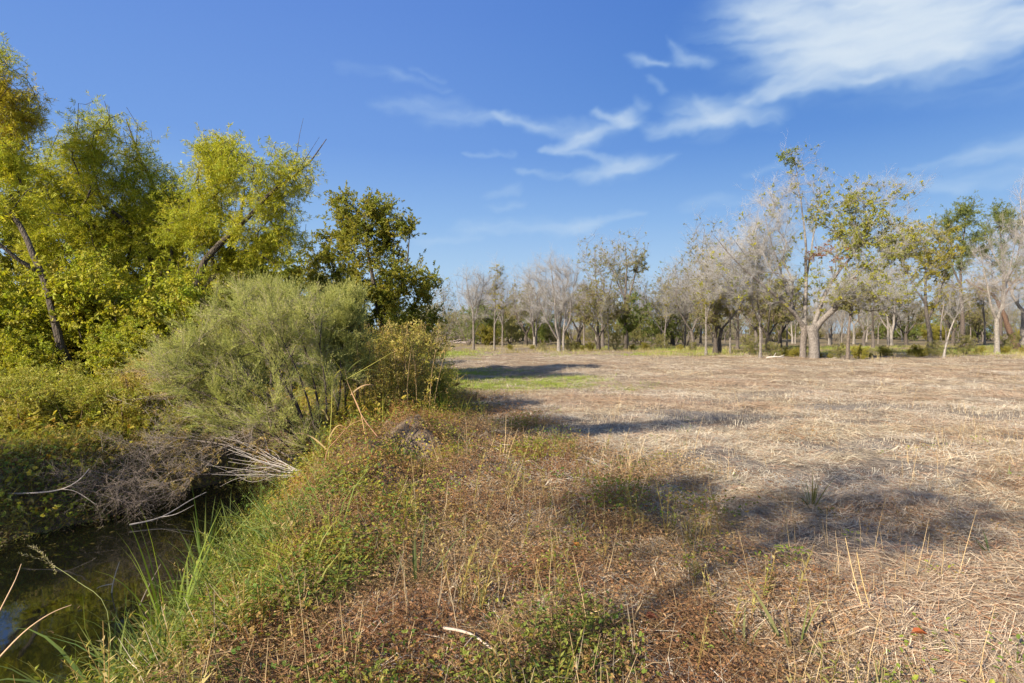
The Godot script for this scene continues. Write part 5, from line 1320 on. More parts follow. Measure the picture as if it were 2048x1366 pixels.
	var lows := [Vector3(17.00, 0, -38.50), Vector3(18.95, 0, -39.50), Vector3(19.04, 0, -41.00), Vector3(17.75, 0, -44.00), Vector3(5.66, 0, -53.00), Vector3(6.57, 0, -55.00), Vector3(5.11, 0, -52.00), Vector3(7.40, 0, -56.00), Vector3(12.25, 0, -60.00), Vector3(14.79, 0, -58.00), Vector3(-0.19, 0, -56.00), Vector3(2.08, 0, -60.00), Vector3(2.79, 0, -54.00), Vector3(28.18, 0, -41.00), Vector3(30.10, 0, -43.00), Vector3(30.11, 0, -42.00), Vector3(29.68, 0, -44.00), Vector3(39.27, 0, -47.00), Vector3(42.20, 0, -50.00), Vector3(42.40, 0, -49.00), Vector3(20.75, 0, -38.50), Vector3(21.13, 0, -38.00), Vector3(22.12, 0, -37.50), Vector3(20.62, 0, -39.50), Vector3(15.30, 0, -50.00), Vector3(15.38, 0, -54.00), Vector3(13.07, 0, -58.00), Vector3(10.13, 0, -58.00), Vector3(24.27, 0, -40.00), Vector3(26.55, 0, -42.00), Vector3(33.78, 0, -44.00), Vector3(36.49, 0, -46.00)]
	for k in lows.size():
		again(kinds[2] if k % 3 else kinds[0], lows[k], k * 1.9, r(0.13, 0.34), "low yellow-green bush at the foot of the far row of trees", low)

func cover() -> void:
	var straw_near := [straw_patch(74, 0.34, 0.22, 0.035, 0.0032), straw_patch(74, 0.34, 0.17, 0.03, 0.003), straw_patch(62, 0.32, 0.28, 0.05, 0.0036)]
	var straw_tint := func(x: float, d: float) -> Color:
		return Color(0.56, 0.475, 0.325).lerp(Color(0.61, 0.54, 0.42), clampf(0.5 + patchy(x, d, 0.5) * 1.3, 0.0, 1.0)).lerp(Color(0.46, 0.33, 0.21), clampf(patchy(x + 50.0, d, 0.3) * 1.5, 0.0, 0.7)) * r(0.85, 1.15)
	var straw_share := func(x: float, d: float) -> float:
		if x < vine_edge(d): return 0.0
		var s := smoothstep(-0.35, 0.55, x - litter_edge(d) + patchy(x, d, 1.3) * 0.7)
		return clampf(s * (0.72 + patchy(x - 30.0, d, 0.9) * -2.4) + 0.10, 0.04 + 0.2 * (1.0 - s), 1.0) * (1.0 - lawn(x, d) * 0.85) * (1.0 - 0.88 * bare(x, d))
	strew("straw", "dry mown straw lying over the field", straw_near, 30000, 1.6, 48.0, straw_share, straw_tint, func(d: float) -> float: return clampf(0.85 + d * 0.02, 0.9, 1.6))
	strew("straw", "swathes of long straw matted together on the field", [mat_patch(46), mat_patch(40), mat_patch(54)], 5200, 1.8, 30.0,
		func(x: float, d: float) -> float: return straw_share.call(x, d) * clampf(0.55 + patchy(x + 15.0, d, 1.3) * 1.6, 0.0, 1.0), straw_tint, func(d: float) -> float: return clampf(0.85 + d * 0.02, 0.9, 1.3))
	strew("stubble", "short cut stalks standing all over the mown field", [stubble_patch(10, 0.3, 0.09, 0.003), stubble_patch(8, 0.28, 0.07, 0.003)], 9000, 8.0, 52.0,
		func(x: float, d: float) -> float: return clampf(0.5 + patchy(x, d, 0.5) * 1.4, 0.0, 1.0) * (1.0 - lawn(x, d)) if x > vine_edge(d) else 0.0, straw_tint, func(d: float) -> float: return clampf(0.8 + d * 0.02, 1.0, 1.8))
	strew("stubble", "pale upright stalks left standing after mowing", [stubble_patch(5, 0.14, 0.34, 0.0024), stubble_patch(4, 0.1, 0.26, 0.0022), stubble_patch(2, 0.05, 0.45, 0.0026)], 2600, 2.0, 36.0,
		func(x: float, d: float) -> float: return clampf(0.22 + patchy(x, d, 0.7) * 1.6 + (0.3 if absf(x - litter_edge(d)) < 0.8 else 0.0), 0.0, 1.0) if x > vine_edge(d) - 0.5 else 0.0,
		func(x: float, d: float) -> Color: return Color(0.52, 0.38, 0.2) * r(0.75, 1.15), func(d: float) -> float: return clampf(0.85 + d * 0.01, 0.9, 1.2))
	var red_share := func(x: float, d: float) -> float:
		if shore(Vector2(x, d)) < 0.1: return 0.0
		return clampf(1.0 - smoothstep(-0.2, 0.9, x - litter_edge(d) + patchy(x, d, 1.3) * 0.8) + clampf(patchy(x + 90.0, d, 0.8) * 1.0 - 0.2, 0.0, 0.16) * (1.0 - smoothstep(6.0, 12.0, d)), 0.0, 1.0)
	strew("leaf_litter", "red-brown dead leaves and vine litter", [litter_patch(110, 0.3, 0.07), litter_patch(100, 0.28, 0.1), litter_patch(90, 0.3, 0.05)], 6500, 1.6, 16.0, red_share,
		func(x: float, d: float) -> Color: return Color(0.38, 0.20, 0.10).lerp(Color(0.52, 0.36, 0.20), clampf(0.4 + patchy(x, d, 1.1) * 1.4, 0.0, 1.0)) * r(0.75, 1.2), func(d: float) -> float: return clampf(0.8 + d * 0.05, 0.9, 1.5))
	var vine_share := func(x: float, d: float) -> float:
		var s := shore(Vector2(x, d))
		if s < 0.02: return 0.0
		var left := 1.0 - smoothstep(-0.5, 0.25, x - vine_edge(d) + patchy(x, d, 1.3) * 1.2)
		var spots := clampf(patchy(x - 11.0, d + 5.0, 1.2) * 2.4 - 0.72, 0.0, 0.6) * (1.0 - smoothstep(-0.2, 1.6, x - litter_edge(d))) * (1.0 - smoothstep(9.0, 12.0, d))
		return clampf(left * (0.7 + patchy(x + 7.0, d, 1.6) * 1.2) + spots, 0.0, 1.0)
	var vine_tint := func(x: float, d: float) -> Color:
		var mound := exp(-(pow(x + 1.3, 2.0) / 1.6 + pow(d - 7.8, 2.0) / 8.0))
		var c := Color(0.22, 0.25, 0.05).lerp(Color(0.44, 0.40, 0.06), clampf(mound + patchy(x, d, 0.9) * 0.9, 0.0, 1.0))
		if patchy(x + 5.0, d, 2.2) + r(-0.25, 0.25) > 0.24: c = Color(0.38, 0.25, 0.09)
		elif rng.randf() < 0.25: c = Color(0.16, 0.24, 0.05)
		return c * r(0.8, 1.2)
	strew("ground_vines", "low trailing vines with small three-part leaves, yellow-green to russet", [vine_patch(165, 0.3, 0.17, 0.019), vine_patch(150, 0.28, 0.24, 0.017), vine_patch(130, 0.3, 0.12, 0.023)], 9500, 1.5, 17.0, vine_share, vine_tint, func(d: float) -> float: return clampf(0.8 + d * 0.03, 0.85, 1.4))
	strew("seedlings", "small green leafy seedlings scattered through litter and straw", [sprig_patch(9, 0.07, 0.035), sprig_patch(13, 0.1, 0.03), sprig_patch(7, 0.05, 0.03), sprig_patch(16, 0.13, 0.028)], 2600, 1.8, 14.0,
		func(x: float, d: float) -> float: return clampf(0.05 + patchy(x + 61.0, d, 1.5) * 1.3 * (1.0 - smoothstep(0.0, 2.2, x - litter_edge(d))) + patchy(x - 8.0, d, 0.9) * 0.25, 0.0, 0.8) if shore(Vector2(x, d)) > 0.2 else 0.0,
		func(x: float, d: float) -> Color: return Color(0.26, 0.36, 0.05).lerp(Color(0.40, 0.40, 0.06), rng.randf()).lerp(Color(0.18, 0.27, 0.06), rng.randf() * 0.7), func(d: float) -> float: return 1.0)
	strew("leafy_stalks", "thin upright leafy weeds, green to straw-coloured, among vines and litter", [stalk_patch(12, 0.38, 0.06, 0.011), stalk_patch(10, 0.3, 0.05, 0.013), stalk_patch(14, 0.48, 0.06, 0.009)], 2600, 2.2, 11.0,
		func(x: float, d: float) -> float: return clampf((1.0 - smoothstep(-0.6, 0.9, x - litter_edge(d))) * (0.16 + patchy(x + 37.0, d, 1.3) * 1.3), 0.0, 0.7) if shore(Vector2(x, d)) > 0.1 else 0.0,
		func(x: float, d: float) -> Color: return Color(0.30, 0.34, 0.07).lerp(Color(0.56, 0.44, 0.20), rng.randf()) * r(0.8, 1.1), func(d: float) -> float: return 0.9)
	strew("bank_litter", "matted dead leaves, twigs and creepers covering the pond's steep far bank", [litter_patch(120, 0.3, 0.12), vine_patch(120, 0.3, 0.2, 0.035), litter_patch(130, 0.3, 0.2), tuft_patch(18, 0.2, 0.3, 0.005, 1.8)], 5000, 5.0, 10.5,
		func(x: float, d: float) -> float: return 1.0 if x < -3.6 and shore(Vector2(x, d)) > -0.1 and shore(Vector2(x, d)) < 1.3 else 0.0,
		func(x: float, d: float) -> Color: return Color(0.30, 0.20, 0.12).lerp(Color(0.24, 0.27, 0.08), rng.randf()) * r(0.75, 1.15), func(d: float) -> float: return 0.95)
	strew("bank_weeds", "tangled upright weeds and long blades on the pond's near bank", [stalk_patch(16, 0.6, 0.07, 0.012), tuft_patch(9, 0.08, 0.75, 0.011, 1.3), stalk_patch(12, 0.5, 0.08, 0.016), tuft_patch(8, 0.1, 0.6, 0.005, 1.8)], 2600, 2.8, 10.0,
		func(x: float, d: float) -> float:
			var s := shore(Vector2(x, d))
			return smoothstep(0.0, 0.15, s) * (1.0 - smoothstep(0.5, 1.7, s)) * clampf(0.25 + patchy(x + 71.0, d, 2.0) * 1.5, 0.0, 0.6) if x > -4.0 else 0.0,
		func(x: float, d: float) -> Color: return Color(0.17, 0.25, 0.06).lerp(Color(0.40, 0.40, 0.09), rng.randf()).lerp(Color(0.5, 0.36, 0.2), 0.8 if rng.randf() < 0.25 else 0.0) * r(0.8, 1.1), func(d: float) -> float: return 0.9)
	strew("dry_grass", "dry tan grass standing and arching among the vines and litter", [tuft_patch(12, 0.16, 0.3, 0.0042, 1.8), tuft_patch(8, 0.1, 0.4, 0.004, 1.4), stubble_patch(4, 0.12, 0.36, 0.002)], 1900, 1.8, 13.0,
		func(x: float, d: float) -> float: return clampf((1.0 - smoothstep(-0.4, 0.9, x - litter_edge(d))) * (0.3 + patchy(x + 23.0, d, 1.1) * 1.5), 0.0, 0.8) if shore(Vector2(x, d)) > 0.15 else 0.0,
		func(x: float, d: float) -> Color: return Color(0.50, 0.37, 0.21).lerp(Color(0.42, 0.36, 0.27), rng.randf()) * r(0.7, 1.15), func(d: float) -> float: return 0.95)
	# coarse undergrowth below the scrub and the far bank
	strew("undergrowth", "mixed low undergrowth on the far bank and below the shrubs", [litter_patch(120, 0.4, 0.25), tuft_patch(40, 0.3, 0.45, 0.007), vine_patch(80, 0.4, 0.4, 0.05), tuft_patch(36, 0.35, 0.55, 0.006)], 3600, 6.0, 22.0,
		func(x: float, d: float) -> float: return 1.0 if x < vine_edge(d) - 0.5 and shore(Vector2(x, d)) > 0.05 and (x < -3.4 or d > 8.6) else 0.0,
		func(x: float, d: float) -> Color: return pick(dry_pal).lerp(pick(lime_pal), r(0.3, 1.0)), func(d: float) -> float: return clampf(0.8 + d * 0.03, 0.9, 1.5))
	# green grass: tall by the water, short on the mown strips
	strew("floating_leaves", "narrow fallen leaves floating on the dark pond", [float_patch(9, 0.5), float_patch(6, 0.6)], 170, 2.5, 9.5,
		func(x: float, d: float) -> float: return 0.5 if shore(Vector2(x, d)) < -0.1 else 0.0,
		func(x: float, d: float) -> Color: return Color(0.36, 0.30, 0.10).lerp(Color(0.2, 0.13, 0.06), rng.randf()), func(d: float) -> float: return 1.0)
	strew("bank_grass", "long green grass along the near edge of the pond", [tuft_patch(26, 0.12, 0.6, 0.010), tuft_patch(30, 0.14, 0.45, 0.008), tuft_patch(22, 0.1, 0.8, 0.012)], 7000, 2.6, 10.5,
		func(x: float, d: float) -> float:
			var s := shore(Vector2(x, d))
			return (1.0 - smoothstep(0.2, 1.3, s)) * clampf(patchy(x, d, 2.6) * 2.4 - 0.12, 0.0, 0.5) if s > -0.15 and x > -4.2 else 0.0,
		func(x: float, d: float) -> Color: return Color(0.13, 0.21, 0.06).lerp(Color(0.24, 0.27, 0.08), rng.randf()) * r(0.8, 1.1), func(d: float) -> float: return 0.85)
	strew("lawn_grass", "short fresh grass coming up in strips on the mown field", [tuft_patch(46, 0.3, 0.11, 0.006, 0.6), tuft_patch(46, 0.3, 0.08, 0.006, 0.6)], 26000, 12.0, 75.0, lawn,
		func(x: float, d: float) -> Color: return Color(0.30, 0.42, 0.06).lerp(Color(0.38, 0.38, 0.11), rng.randf() * 0.7), func(d: float) -> float: return clampf(d * 0.06, 1.0, 3.4))
	strew("row_grass", "rough yellow grass under the far trees", [tuft_patch(40, 0.4, 0.3, 0.012, 0.8), stubble_patch(14, 0.3, 0.3, 0.005), litter_patch(60, 0.4, 0.08)], 5000, 33.0, 75.0,
		func(x: float, d: float) -> float: return smoothstep(36.0, 44.0, d - 0.15 * (20.0 - x) * 0.0 + (0.0 if x > 9.0 else -7.0) + patchy(x, d, 0.3) * 6.0) * (0.55 + patchy(x, d, 0.4)),
		func(x: float, d: float) -> Color: return Color(0.45, 0.37, 0.17).lerp(Color(0.33, 0.29, 0.11), rng.randf()) * r(0.75, 1.1), func(d: float) -> float: return r(1.0, 1.9))

# a clump of grass whose every blade is a part
func grass_clump(label: String, at: Vector3, blades: int, high: float, wid: float, cols: Array, spread: float, bend: float, group := "") -> void:
	var o := thing("grass_clump", label, "grass clump", gp(at), group)
	for k in blades:
		var b := Build.new()
		var a := TAU * k / blades + r(-0.6, 0.6)
		var out := Vector3(cos(a), 0, sin(a))
		var d := (Vector3.UP + out * r(0.08, 1.0) * spread).normalized()
		var c := pick(cols)
		b.blade(out * r(0.0, 0.04) + Vector3(0, 0.03, 0), d, d.cross(out + ball() * 0.5).normalized(), high * r(0.55, 1.0), wid * r(0.7, 1.1), bend * r(0.5, 1.3), c, c * Color(1.15, 1.0, 0.9), 7)
		part(o, "blade", b.mesh(mat.leaf))

func weed(label: String, at: Vector3, leaves: int, high: float, leaf_l: float, leaf_w: float, cols: Array, called := "weed") -> void:
	var o := thing(called, label, "weed", gp(at) + Vector3(0, 0.04, 0))
	var b := Build.new()
	for s in 3:
		var d := (Vector3.UP + ball() * 0.6).normalized()
		b.tube(PackedVector3Array([Vector3.ZERO, d * high * 0.5, d * high + ball() * high * 0.1]), PackedFloat32Array([0.003, 0.0025, 0.0015]), 4, Color(0.2, 0.17, 0.06))
	part(o, "stem", b.mesh(mat.twig))
	for k in leaves:
		b = Build.new()
		var q := ball()
		var p := Vector3(q.x * high * 0.55, high * r(0.15, 1.0), q.z * high * 0.55)
		var d := (Vector3(q.x, r(-0.1, 0.5), q.z)).normalized()
		b.oval(p, d, d.cross((Vector3.UP + ball() * 0.5).normalized()).normalized(), leaf_l * r(0.7, 1.2), leaf_w * r(0.7, 1.1), pick(cols))
		part(o, "leaf", b.mesh(mat.leaf))

func stick(o: Node3D, called: String, pts: Array, r0: float, r1: float, col: Color, sides := 5) -> void:
	var b := Build.new()
	var p := PackedVector3Array()
	var q := PackedFloat32Array()
	for t in pts.size() - 1:
		for e in 4:
			p.append(pts[t].cubic_interpolate(pts[t + 1], pts[maxi(t - 1, 0)], pts[mini(t + 2, pts.size() - 1)], e / 4.0))
	p.append(pts[-1])
	for t in p.size(): q.append(lerpf(r0, r1, float(t) / (p.size() - 1)))
	b.tube(p, q, sides, col, 0.1)
	part(o, called, b.mesh(mat.twig))

func small_things() -> void:
	var grass := [Color(0.12, 0.19, 0.05), Color(0.17, 0.22, 0.06), Color(0.1, 0.15, 0.045)]
	var bright := [Color(0.2, 0.27, 0.04), Color(0.16, 0.23, 0.04)]
	grass_clump("tall broad-bladed green grass clump standing at the middle of the pond's near edge", Vector3(-2.89, 0, -5.50), 16, 1.0, 0.026, grass, 0.6, 0.7)
	grass_clump("dense dark green grass clump right of the tall broad-bladed one on the bank", Vector3(-2.67, 0, -5.80), 16, 0.7, 0.018, grass, 0.8, 0.9)
	grass_clump("bright green long-bladed grass clump leaning out over the pond near the bottom", Vector3(-2.51, 0, -4.30), 16, 1.15, 0.022, bright, 0.9, 0.8)
	grass_clump("blue-green grass clump hanging over the lowest corner of the water", Vector3(-2.40, 0, -3.50), 13, 0.95, 0.026, grass, 1.0, 1.1)
	grass_clump("broad green grass clump rooted in the mud between the tall one and the long-bladed one", Vector3(-2.68, 0, -4.85), 12, 0.8, 0.024, grass, 0.8, 0.8)
	grass_clump("dark green grass clump under the fan of grey dead stems", Vector3(-3.12, 0, -7.30), 16, 0.6, 0.014, grass, 0.8, 0.9)
	grass_clump("green grass clump at the water's upper end below the dead brush", Vector3(-3.33, 0, -6.90), 13, 0.65, 0.014, grass, 0.7, 0.7)
	grass_clump("stiff blue-green grass clump amid the russet litter, below the viny mound", Vector3(-0.61, 0, -3.75), 13, 0.6, 0.013, [Color(0.13, 0.19, 0.07), Color(0.16, 0.2, 0.09)], 0.75, 0.35)
	grass_clump("small narrow grass tuft in the litter at the bottom, left of the feathery weed", Vector3(-0.19, 0, -3.30), 8, 0.26, 0.008, [Color(0.2, 0.24, 0.1)], 0.8, 0.6)
	grass_clump("thin grass tuft at the very bottom beside the yellow sprout", Vector3(0.10, 0, -2.95), 7, 0.25, 0.007, [Color(0.19, 0.22, 0.1)], 0.6, 0.5)
	grass_clump("large-bladed grass clump with reddish lower leaves on bare soil, bottom of the straw", Vector3(1.44, 0, -3.00), 11, 0.44, 0.021, [Color(0.2, 0.25, 0.09), Color(0.22, 0.24, 0.1), Color(0.24, 0.11, 0.08)], 0.9, 0.8)
	grass_clump("small grass clump on bare soil left of the large-bladed one", Vector3(1.20, 0, -3.05), 7, 0.28, 0.016, [Color(0.16, 0.2, 0.08), Color(0.2, 0.22, 0.1)], 0.7, 0.5)
	grass_clump("grass clump lying in the shadow band across the straw", Vector3(2.78, 0, -5.45), 16, 0.42, 0.014, [Color(0.14, 0.17, 0.06), Color(0.19, 0.17, 0.08)], 1.0, 0.6)
	grass_clump("grass clump by itself in the straw, far to the side of the two leaning stalks", Vector3(3.56, 0, -4.35), 8, 0.24, 0.016, [Color(0.13, 0.18, 0.08)], 0.8, 0.9)
	grass_clump("pale grass tuft in the sunlit straw beyond the shadow band", Vector3(5.54, 0, -6.60), 9, 0.25, 0.012, [Color(0.22, 0.25, 0.12)], 0.9, 0.6)
	grass_clump("single upright grass sprout cut by the bottom edge of the straw", Vector3(1.74, 0, -2.75), 4, 0.2, 0.014, [Color(0.22, 0.26, 0.1)], 0.4, 0.3)
	grass_clump("yellow-green grass tuft at the corner of the dry weed stand", Vector3(-1.20, 0, -10.20), 9, 0.8, 0.02, bright, 0.4, 0.3)
	# tall cane grass before the shrub
	var cane := thing("cane_grass", "tall cane grass with tan bent stems and long drooping leaves before the upright shrub", "cane grass", gp(Vector3(-1.97, 0, -6.30)))
	var cb := cane.position
	var reed := Color(0.42, 0.27, 0.12)
	var lime := Color(0.28, 0.27, 0.05)
	stick(cane, "stem", [Vector3(-2.05, -0.71, -6.30) - cb, Vector3(-2.02, -0.18, -6.30) - cb, Vector3(-1.99, 0.30, -6.30) - cb, Vector3(-1.88, 0.46, -6.30) - cb, Vector3(-1.73, 0.62, -6.30) - cb, Vector3(-1.57, 0.69, -6.30) - cb], 0.007, 0.003, Color(0.3, 0.17, 0.09))
	stick(cane, "stem", [Vector3(-2.02, -0.21, -6.40) - cb, Vector3(-1.99, 0.34, -6.40) - cb, Vector3(-1.96, 0.77, -6.40) - cb, Vector3(-1.98, 1.20, -6.50) - cb], 0.006, 0.003, lime)
	stick(cane, "stem", [Vector3(-1.62, 0.30, -6.60) - cb, Vector3(-1.69, 0.69, -6.60) - cb, Vector3(-1.78, 0.91, -6.60) - cb, Vector3(-1.84, 1.05, -6.60) - cb, Vector3(-1.87, 1.19, -6.60) - cb], 0.006, 0.003, reed)
	stick(cane, "stem", [Vector3(-1.48, 0.41, -6.60) - cb, Vector3(-1.67, 0.66, -6.60) - cb, Vector3(-1.77, 0.88, -6.60) - cb, Vector3(-1.80, 0.94, -6.60) - cb], 0.006, 0.004, Color(0.4, 0.22, 0.13))
	stick(cane, "stem", [Vector3(-1.87, 1.08, -6.60) - cb, Vector3(-1.56, 1.25, -6.50) - cb, Vector3(-1.31, 1.39, -6.40) - cb], 0.004, 0.0015, lime)
	stick(cane, "stem", [Vector3(-1.94, 0.20, -6.30) - cb, Vector3(-2.07, 0.30, -6.20) - cb, Vector3(-2.09, 0.35, -6.20) - cb], 0.005, 0.002, reed)
	var tops := [Vector3(-1.86, 1.08, -6.60), Vector3(-1.87, 1.16, -6.60), Vector3(-1.98, 1.09, -6.50), Vector3(-1.98, 0.45, -6.35), Vector3(-1.99, 0.36, -6.30), Vector3(-1.81, 0.91, -6.60), Vector3(-1.87, 1.11, -6.60), Vector3(-2.00, 0.66, -6.40), Vector3(-2.00, 0.20, -6.30), Vector3(-1.97, 0.87, -6.45), Vector3(-1.87, 1.14, -6.60)]
	for k in tops.size():
		var b := Build.new()
		var out := Vector3(cos(k * 2.4), 0, sin(k * 2.4) * 0.7)
		var d := (Vector3.UP * r(0.4, 1.2) + out).normalized()
		var c := pick([lime, Color(0.2, 0.24, 0.05), Color(0.5, 0.36, 0.2)])
		b.blade(tops[k] - cb, d, d.cross(ball()).normalized(), r(0.35, 0.6), 0.018, r(0.7, 1.6), c, c * Color(1.3, 1.1, 1.2), 8)
		part(cane, "leaf", b.mesh(mat.leaf))
	# fan of grey dead stems lying out from the foot of the shrub
	var fan := thing("dead_branch", "fan of pale grey dead stems lying out from the foot of the grey-green shrub", "dead branch", gp(Vector3(-2.83, 0, -8.00)))
	var fb := fan.position
	for k in 13:
		var tip: Vector3 = Vector3(-3.86, 0.24, -8.00).lerp(Vector3(-3.57, -0.27, -7.60), k / 12.0) + Vector3(r(-0.25, 0.3), r(-0.04, 0.06), r(-0.3, 0.3))
		var root: Vector3 = Vector3(-2.80, -0.29, -7.90) + ball() * 0.05
		var bent: Vector3 = root.lerp(tip, r(0.4, 0.65)) + Vector3(r(-0.04, 0.04), r(-0.05, 0.07), r(-0.05, 0.05))
		stick(fan, "twig", [bent - fb, bent.lerp(tip, 0.5) + ball() * 0.1 - fb, bent.lerp(tip, 0.9) + ball() * 0.16 - fb], 0.003, 0.0012, Color(0.4, 0.35, 0.31))
		stick(fan, "stem", [root - fb, root.lerp(bent, 0.5) + ball() * 0.03 - fb, bent - fb, tip - fb], r(0.004, 0.0085), 0.0018, Color(0.44, 0.39, 0.35) * r(0.8, 1.1))
	var limb := thing("dead_branch", "long pale curved dead branch lying across the dark far bank of the pond", "dead branch", gp(Vector3(-5.72, 0, -7.00)))
	stick(limb, "stem", [Vector3(-6.22, -0.29, -6.90) - limb.position, Vector3(-5.99, -0.28, -6.90) - limb.position, Vector3(-5.58, -0.27, -6.90) - limb.position, Vector3(-5.32, -0.24, -6.95) - limb.position, Vector3(-5.16, -0.15, -7.00) - limb.position, Vector3(-5.10, -0.03, -7.10) - limb.position], 0.012, 0.005, Color(0.4, 0.34, 0.29))
	stick(limb, "twig", [Vector3(-5.32, -0.24, -6.95) - limb.position, Vector3(-5.15, -0.27, -6.95) - limb.position, Vector3(-4.88, -0.41, -6.90) - limb.position], 0.005, 0.002, Color(0.34, 0.29, 0.25))
	var drift := thing("dead_branch", "grey dead branch slanting out of the pond below the dead brush", "dead branch", gp(Vector3(-4.23, 0, -7.20)))
	stick(drift, "stem", [Vector3(-4.56, -0.68, -7.00) - drift.position, Vector3(-4.30, -0.65, -7.20) - drift.position, Vector3(-4.09, -0.52, -7.50) - drift.position, Vector3(-3.95, -0.45, -7.60) - drift.position], 0.012, 0.004, Color(0.27, 0.24, 0.22))
	stick(drift, "twig", [Vector3(-4.30, -0.65, -7.20) - drift.position, Vector3(-4.11, -0.61, -7.20) - drift.position, Vector3(-3.95, -0.53, -7.30) - drift.position], 0.006, 0.002, Color(0.27, 0.24, 0.22))
	var snag := thing("dead_branch", "small pale forked snag standing up out of the pond's middle", "dead branch", Vector3(Vector3(-3.60, -0.75, -5.25)))
	stick(snag, "stem", [Vector3(0, -0.15, 0), Vector3(-3.57, -0.64, -5.25) - snag.position, Vector3(-3.51, -0.44, -5.25) - snag.position], 0.008, 0.003, Color(0.4, 0.35, 0.3))
	stick(snag, "twig", [Vector3(-3.57, -0.64, -5.25) - snag.position, Vector3(-3.67, -0.66, -5.25) - snag.position, Vector3(-3.68, -0.66, -5.20) - snag.position], 0.004, 0.002, Color(0.4, 0.35, 0.3))
	var tan := thing("reed_stalk", "two long tan dry grass blades leaning in over the lowest corner of the pond", "grass", gp(Vector3(-2.78, 0, -3.30)))
	var tb := tan.position
	for q in [[Vector3(-3.04, -0.35, -3.40), Vector3(-2.84, -0.14, -3.40), Vector3(-2.72, -0.05, -3.45), Vector3(-2.63, -0.02, -3.50)], [Vector3(-3.43, -0.41, -3.80), Vector3(-3.30, -0.16, -3.80), Vector3(-3.26, -0.02, -3.85), Vector3(-3.26, 0.07, -3.90)]]:
		stick(tan, "blade", [q[0] - tb, q[1] - tb, q[2] - tb, q[3] - tb], 0.006, 0.0015, Color(0.50, 0.33, 0.2))
	var sunk := thing("dead_branch", "long dark dead branch lying half sunk across the pond's near corner", "dead branch", Vector3(Vector3(-3.42, -0.82, -4.90)))
	stick(sunk, "stem", [Vector3(-3.47, -0.79, -4.25) - sunk.position, Vector3(-3.33, -0.77, -4.60) - sunk.position, Vector3(-3.16, -0.74, -4.95) - sunk.position, Vector3(-2.83, -0.73, -5.10) - sunk.position], 0.014, 0.005, Color(0.13, 0.1, 0.075))
	stick(sunk, "twig", [Vector3(-3.16, -0.74, -4.95) - sunk.position, Vector3(-3.23, -0.66, -5.20) - sunk.position, Vector3(-3.23, -0.52, -5.40) - sunk.position], 0.006, 0.002, Color(0.2, 0.16, 0.12))
	# feathery seed head over the pond
	var plume := thing("plume_grass", "feathery pale grass seed heads nodding over the dark corner of the pond", "grass", gp(Vector3(-2.81, 0, -4.10)))
	var pb := plume.position
	stick(plume, "stem", [Vector3(0, 0, 0), Vector3(-2.83, -0.34, -4.10) - pb, Vector3(-3.04, -0.13, -4.10) - pb, Vector3(-3.22, -0.01, -4.10) - pb], 0.003, 0.0015, Color(0.25, 0.27, 0.09))
	for k in 5:
		var b := Build.new()
		var p0: Vector3 = Vector3(-3.22, -0.01, -4.10) - pb
		var d := Vector3(r(-1.0, 0.6), r(0.0, 0.7), r(-0.5, 0.5)).normalized()
		for t in 26:
			var q: Vector3 = p0 + d * 0.24 * t / 26.0 - Vector3(0, 0.05, 0) * pow(t / 26.0, 2.0)
			b.leaf(q, (d + ball() * 0.8).normalized(), ball(), 0.022, 0.005, Color(0.42, 0.36, 0.22) * r(0.8, 1.2))
		part(plume, "seed_head", b.mesh(mat.leaf))
	# the two leaning stalks and other lone stalks
	var stalks := thing("dry_stalk", "two tall tan stalks leaning together out of bare soil in the sunlit straw", "stalk", gp(Vector3(2.05, 0, -3.35)))
	stick(stalks, "stem", [Vector3(0.02, 0, 0), Vector3(-0.06, 0.25, 0.02), Vector3(-0.10, 0.42, 0.03)], 0.0035, 0.002, Color(0.52, 0.37, 0.16))
	stick(stalks, "stem", [Vector3(-0.02, 0, 0), Vector3(-0.10, 0.28, 0.0), Vector3(-0.16, 0.5, 0.02)], 0.0035, 0.002, Color(0.55, 0.4, 0.2))
	var lone := thing("dry_stalk", "long pale stalk leaning over the shaded ground in the middle of the field", "stalk", gp(Vector3(1.57, 0, -7.40)))
	stick(lone, "stem", [Vector3.ZERO, Vector3(0.05, 0.16, 0.0), Vector3(0.11, 0.36, 0.02)], 0.004, 0.003, Color(0.5, 0.42, 0.3))
	var log := thing("dead_branch", "pale fallen stick lying on the litter at the very bottom", "dead branch", on_ground(-0.21, -3.0) + Vector3(0, 0.05, 0))
	stick(log, "stem", [Vector3(-0.14, 0.03, 0.0), Vector3(0.0, 0.03, 0.06), Vector3(0.14, 0.01, 0.2)], 0.008, 0.006, Color(0.42, 0.34, 0.27))
	stick(log, "twig", [Vector3(0.02, 0.03, 0.07), Vector3(-0.02, 0.02, 0.16)], 0.004, 0.003, Color(0.38, 0.3, 0.24))
	# weeds in the stubble
	var yg := [Color(0.3, 0.36, 0.04), Color(0.22, 0.3, 0.04)]
	weed("bright yellow-green rosette weed in the straw, nearest the side edge", Vector3(2.79, 0, -3.35), 12, 0.05, 0.032, 0.022, yg)
	weed("bright green weed in the straw left of the large-bladed grass clump", Vector3(1.15, 0, -3.30), 11, 0.06, 0.032, 0.022, [Color(0.16, 0.26, 0.04), Color(0.22, 0.32, 0.05)])
	weed("yellow-green weed at the very foot of the large-bladed grass clump", Vector3(1.36, 0, -2.83), 12, 0.05, 0.03, 0.02, yg)
	weed("yellow-green weed beside the short stalks, beyond the two leaning stalks", Vector3(2.78, 0, -3.95), 10, 0.05, 0.034, 0.024, [Color(0.28, 0.3, 0.04), Color(0.2, 0.24, 0.05)])
	weed("yellow sprout of a few broad leaves at the bottom of the litter", Vector3(-0.40, 0, -2.95), 5, 0.07, 0.045, 0.025, [Color(0.42, 0.4, 0.06)])
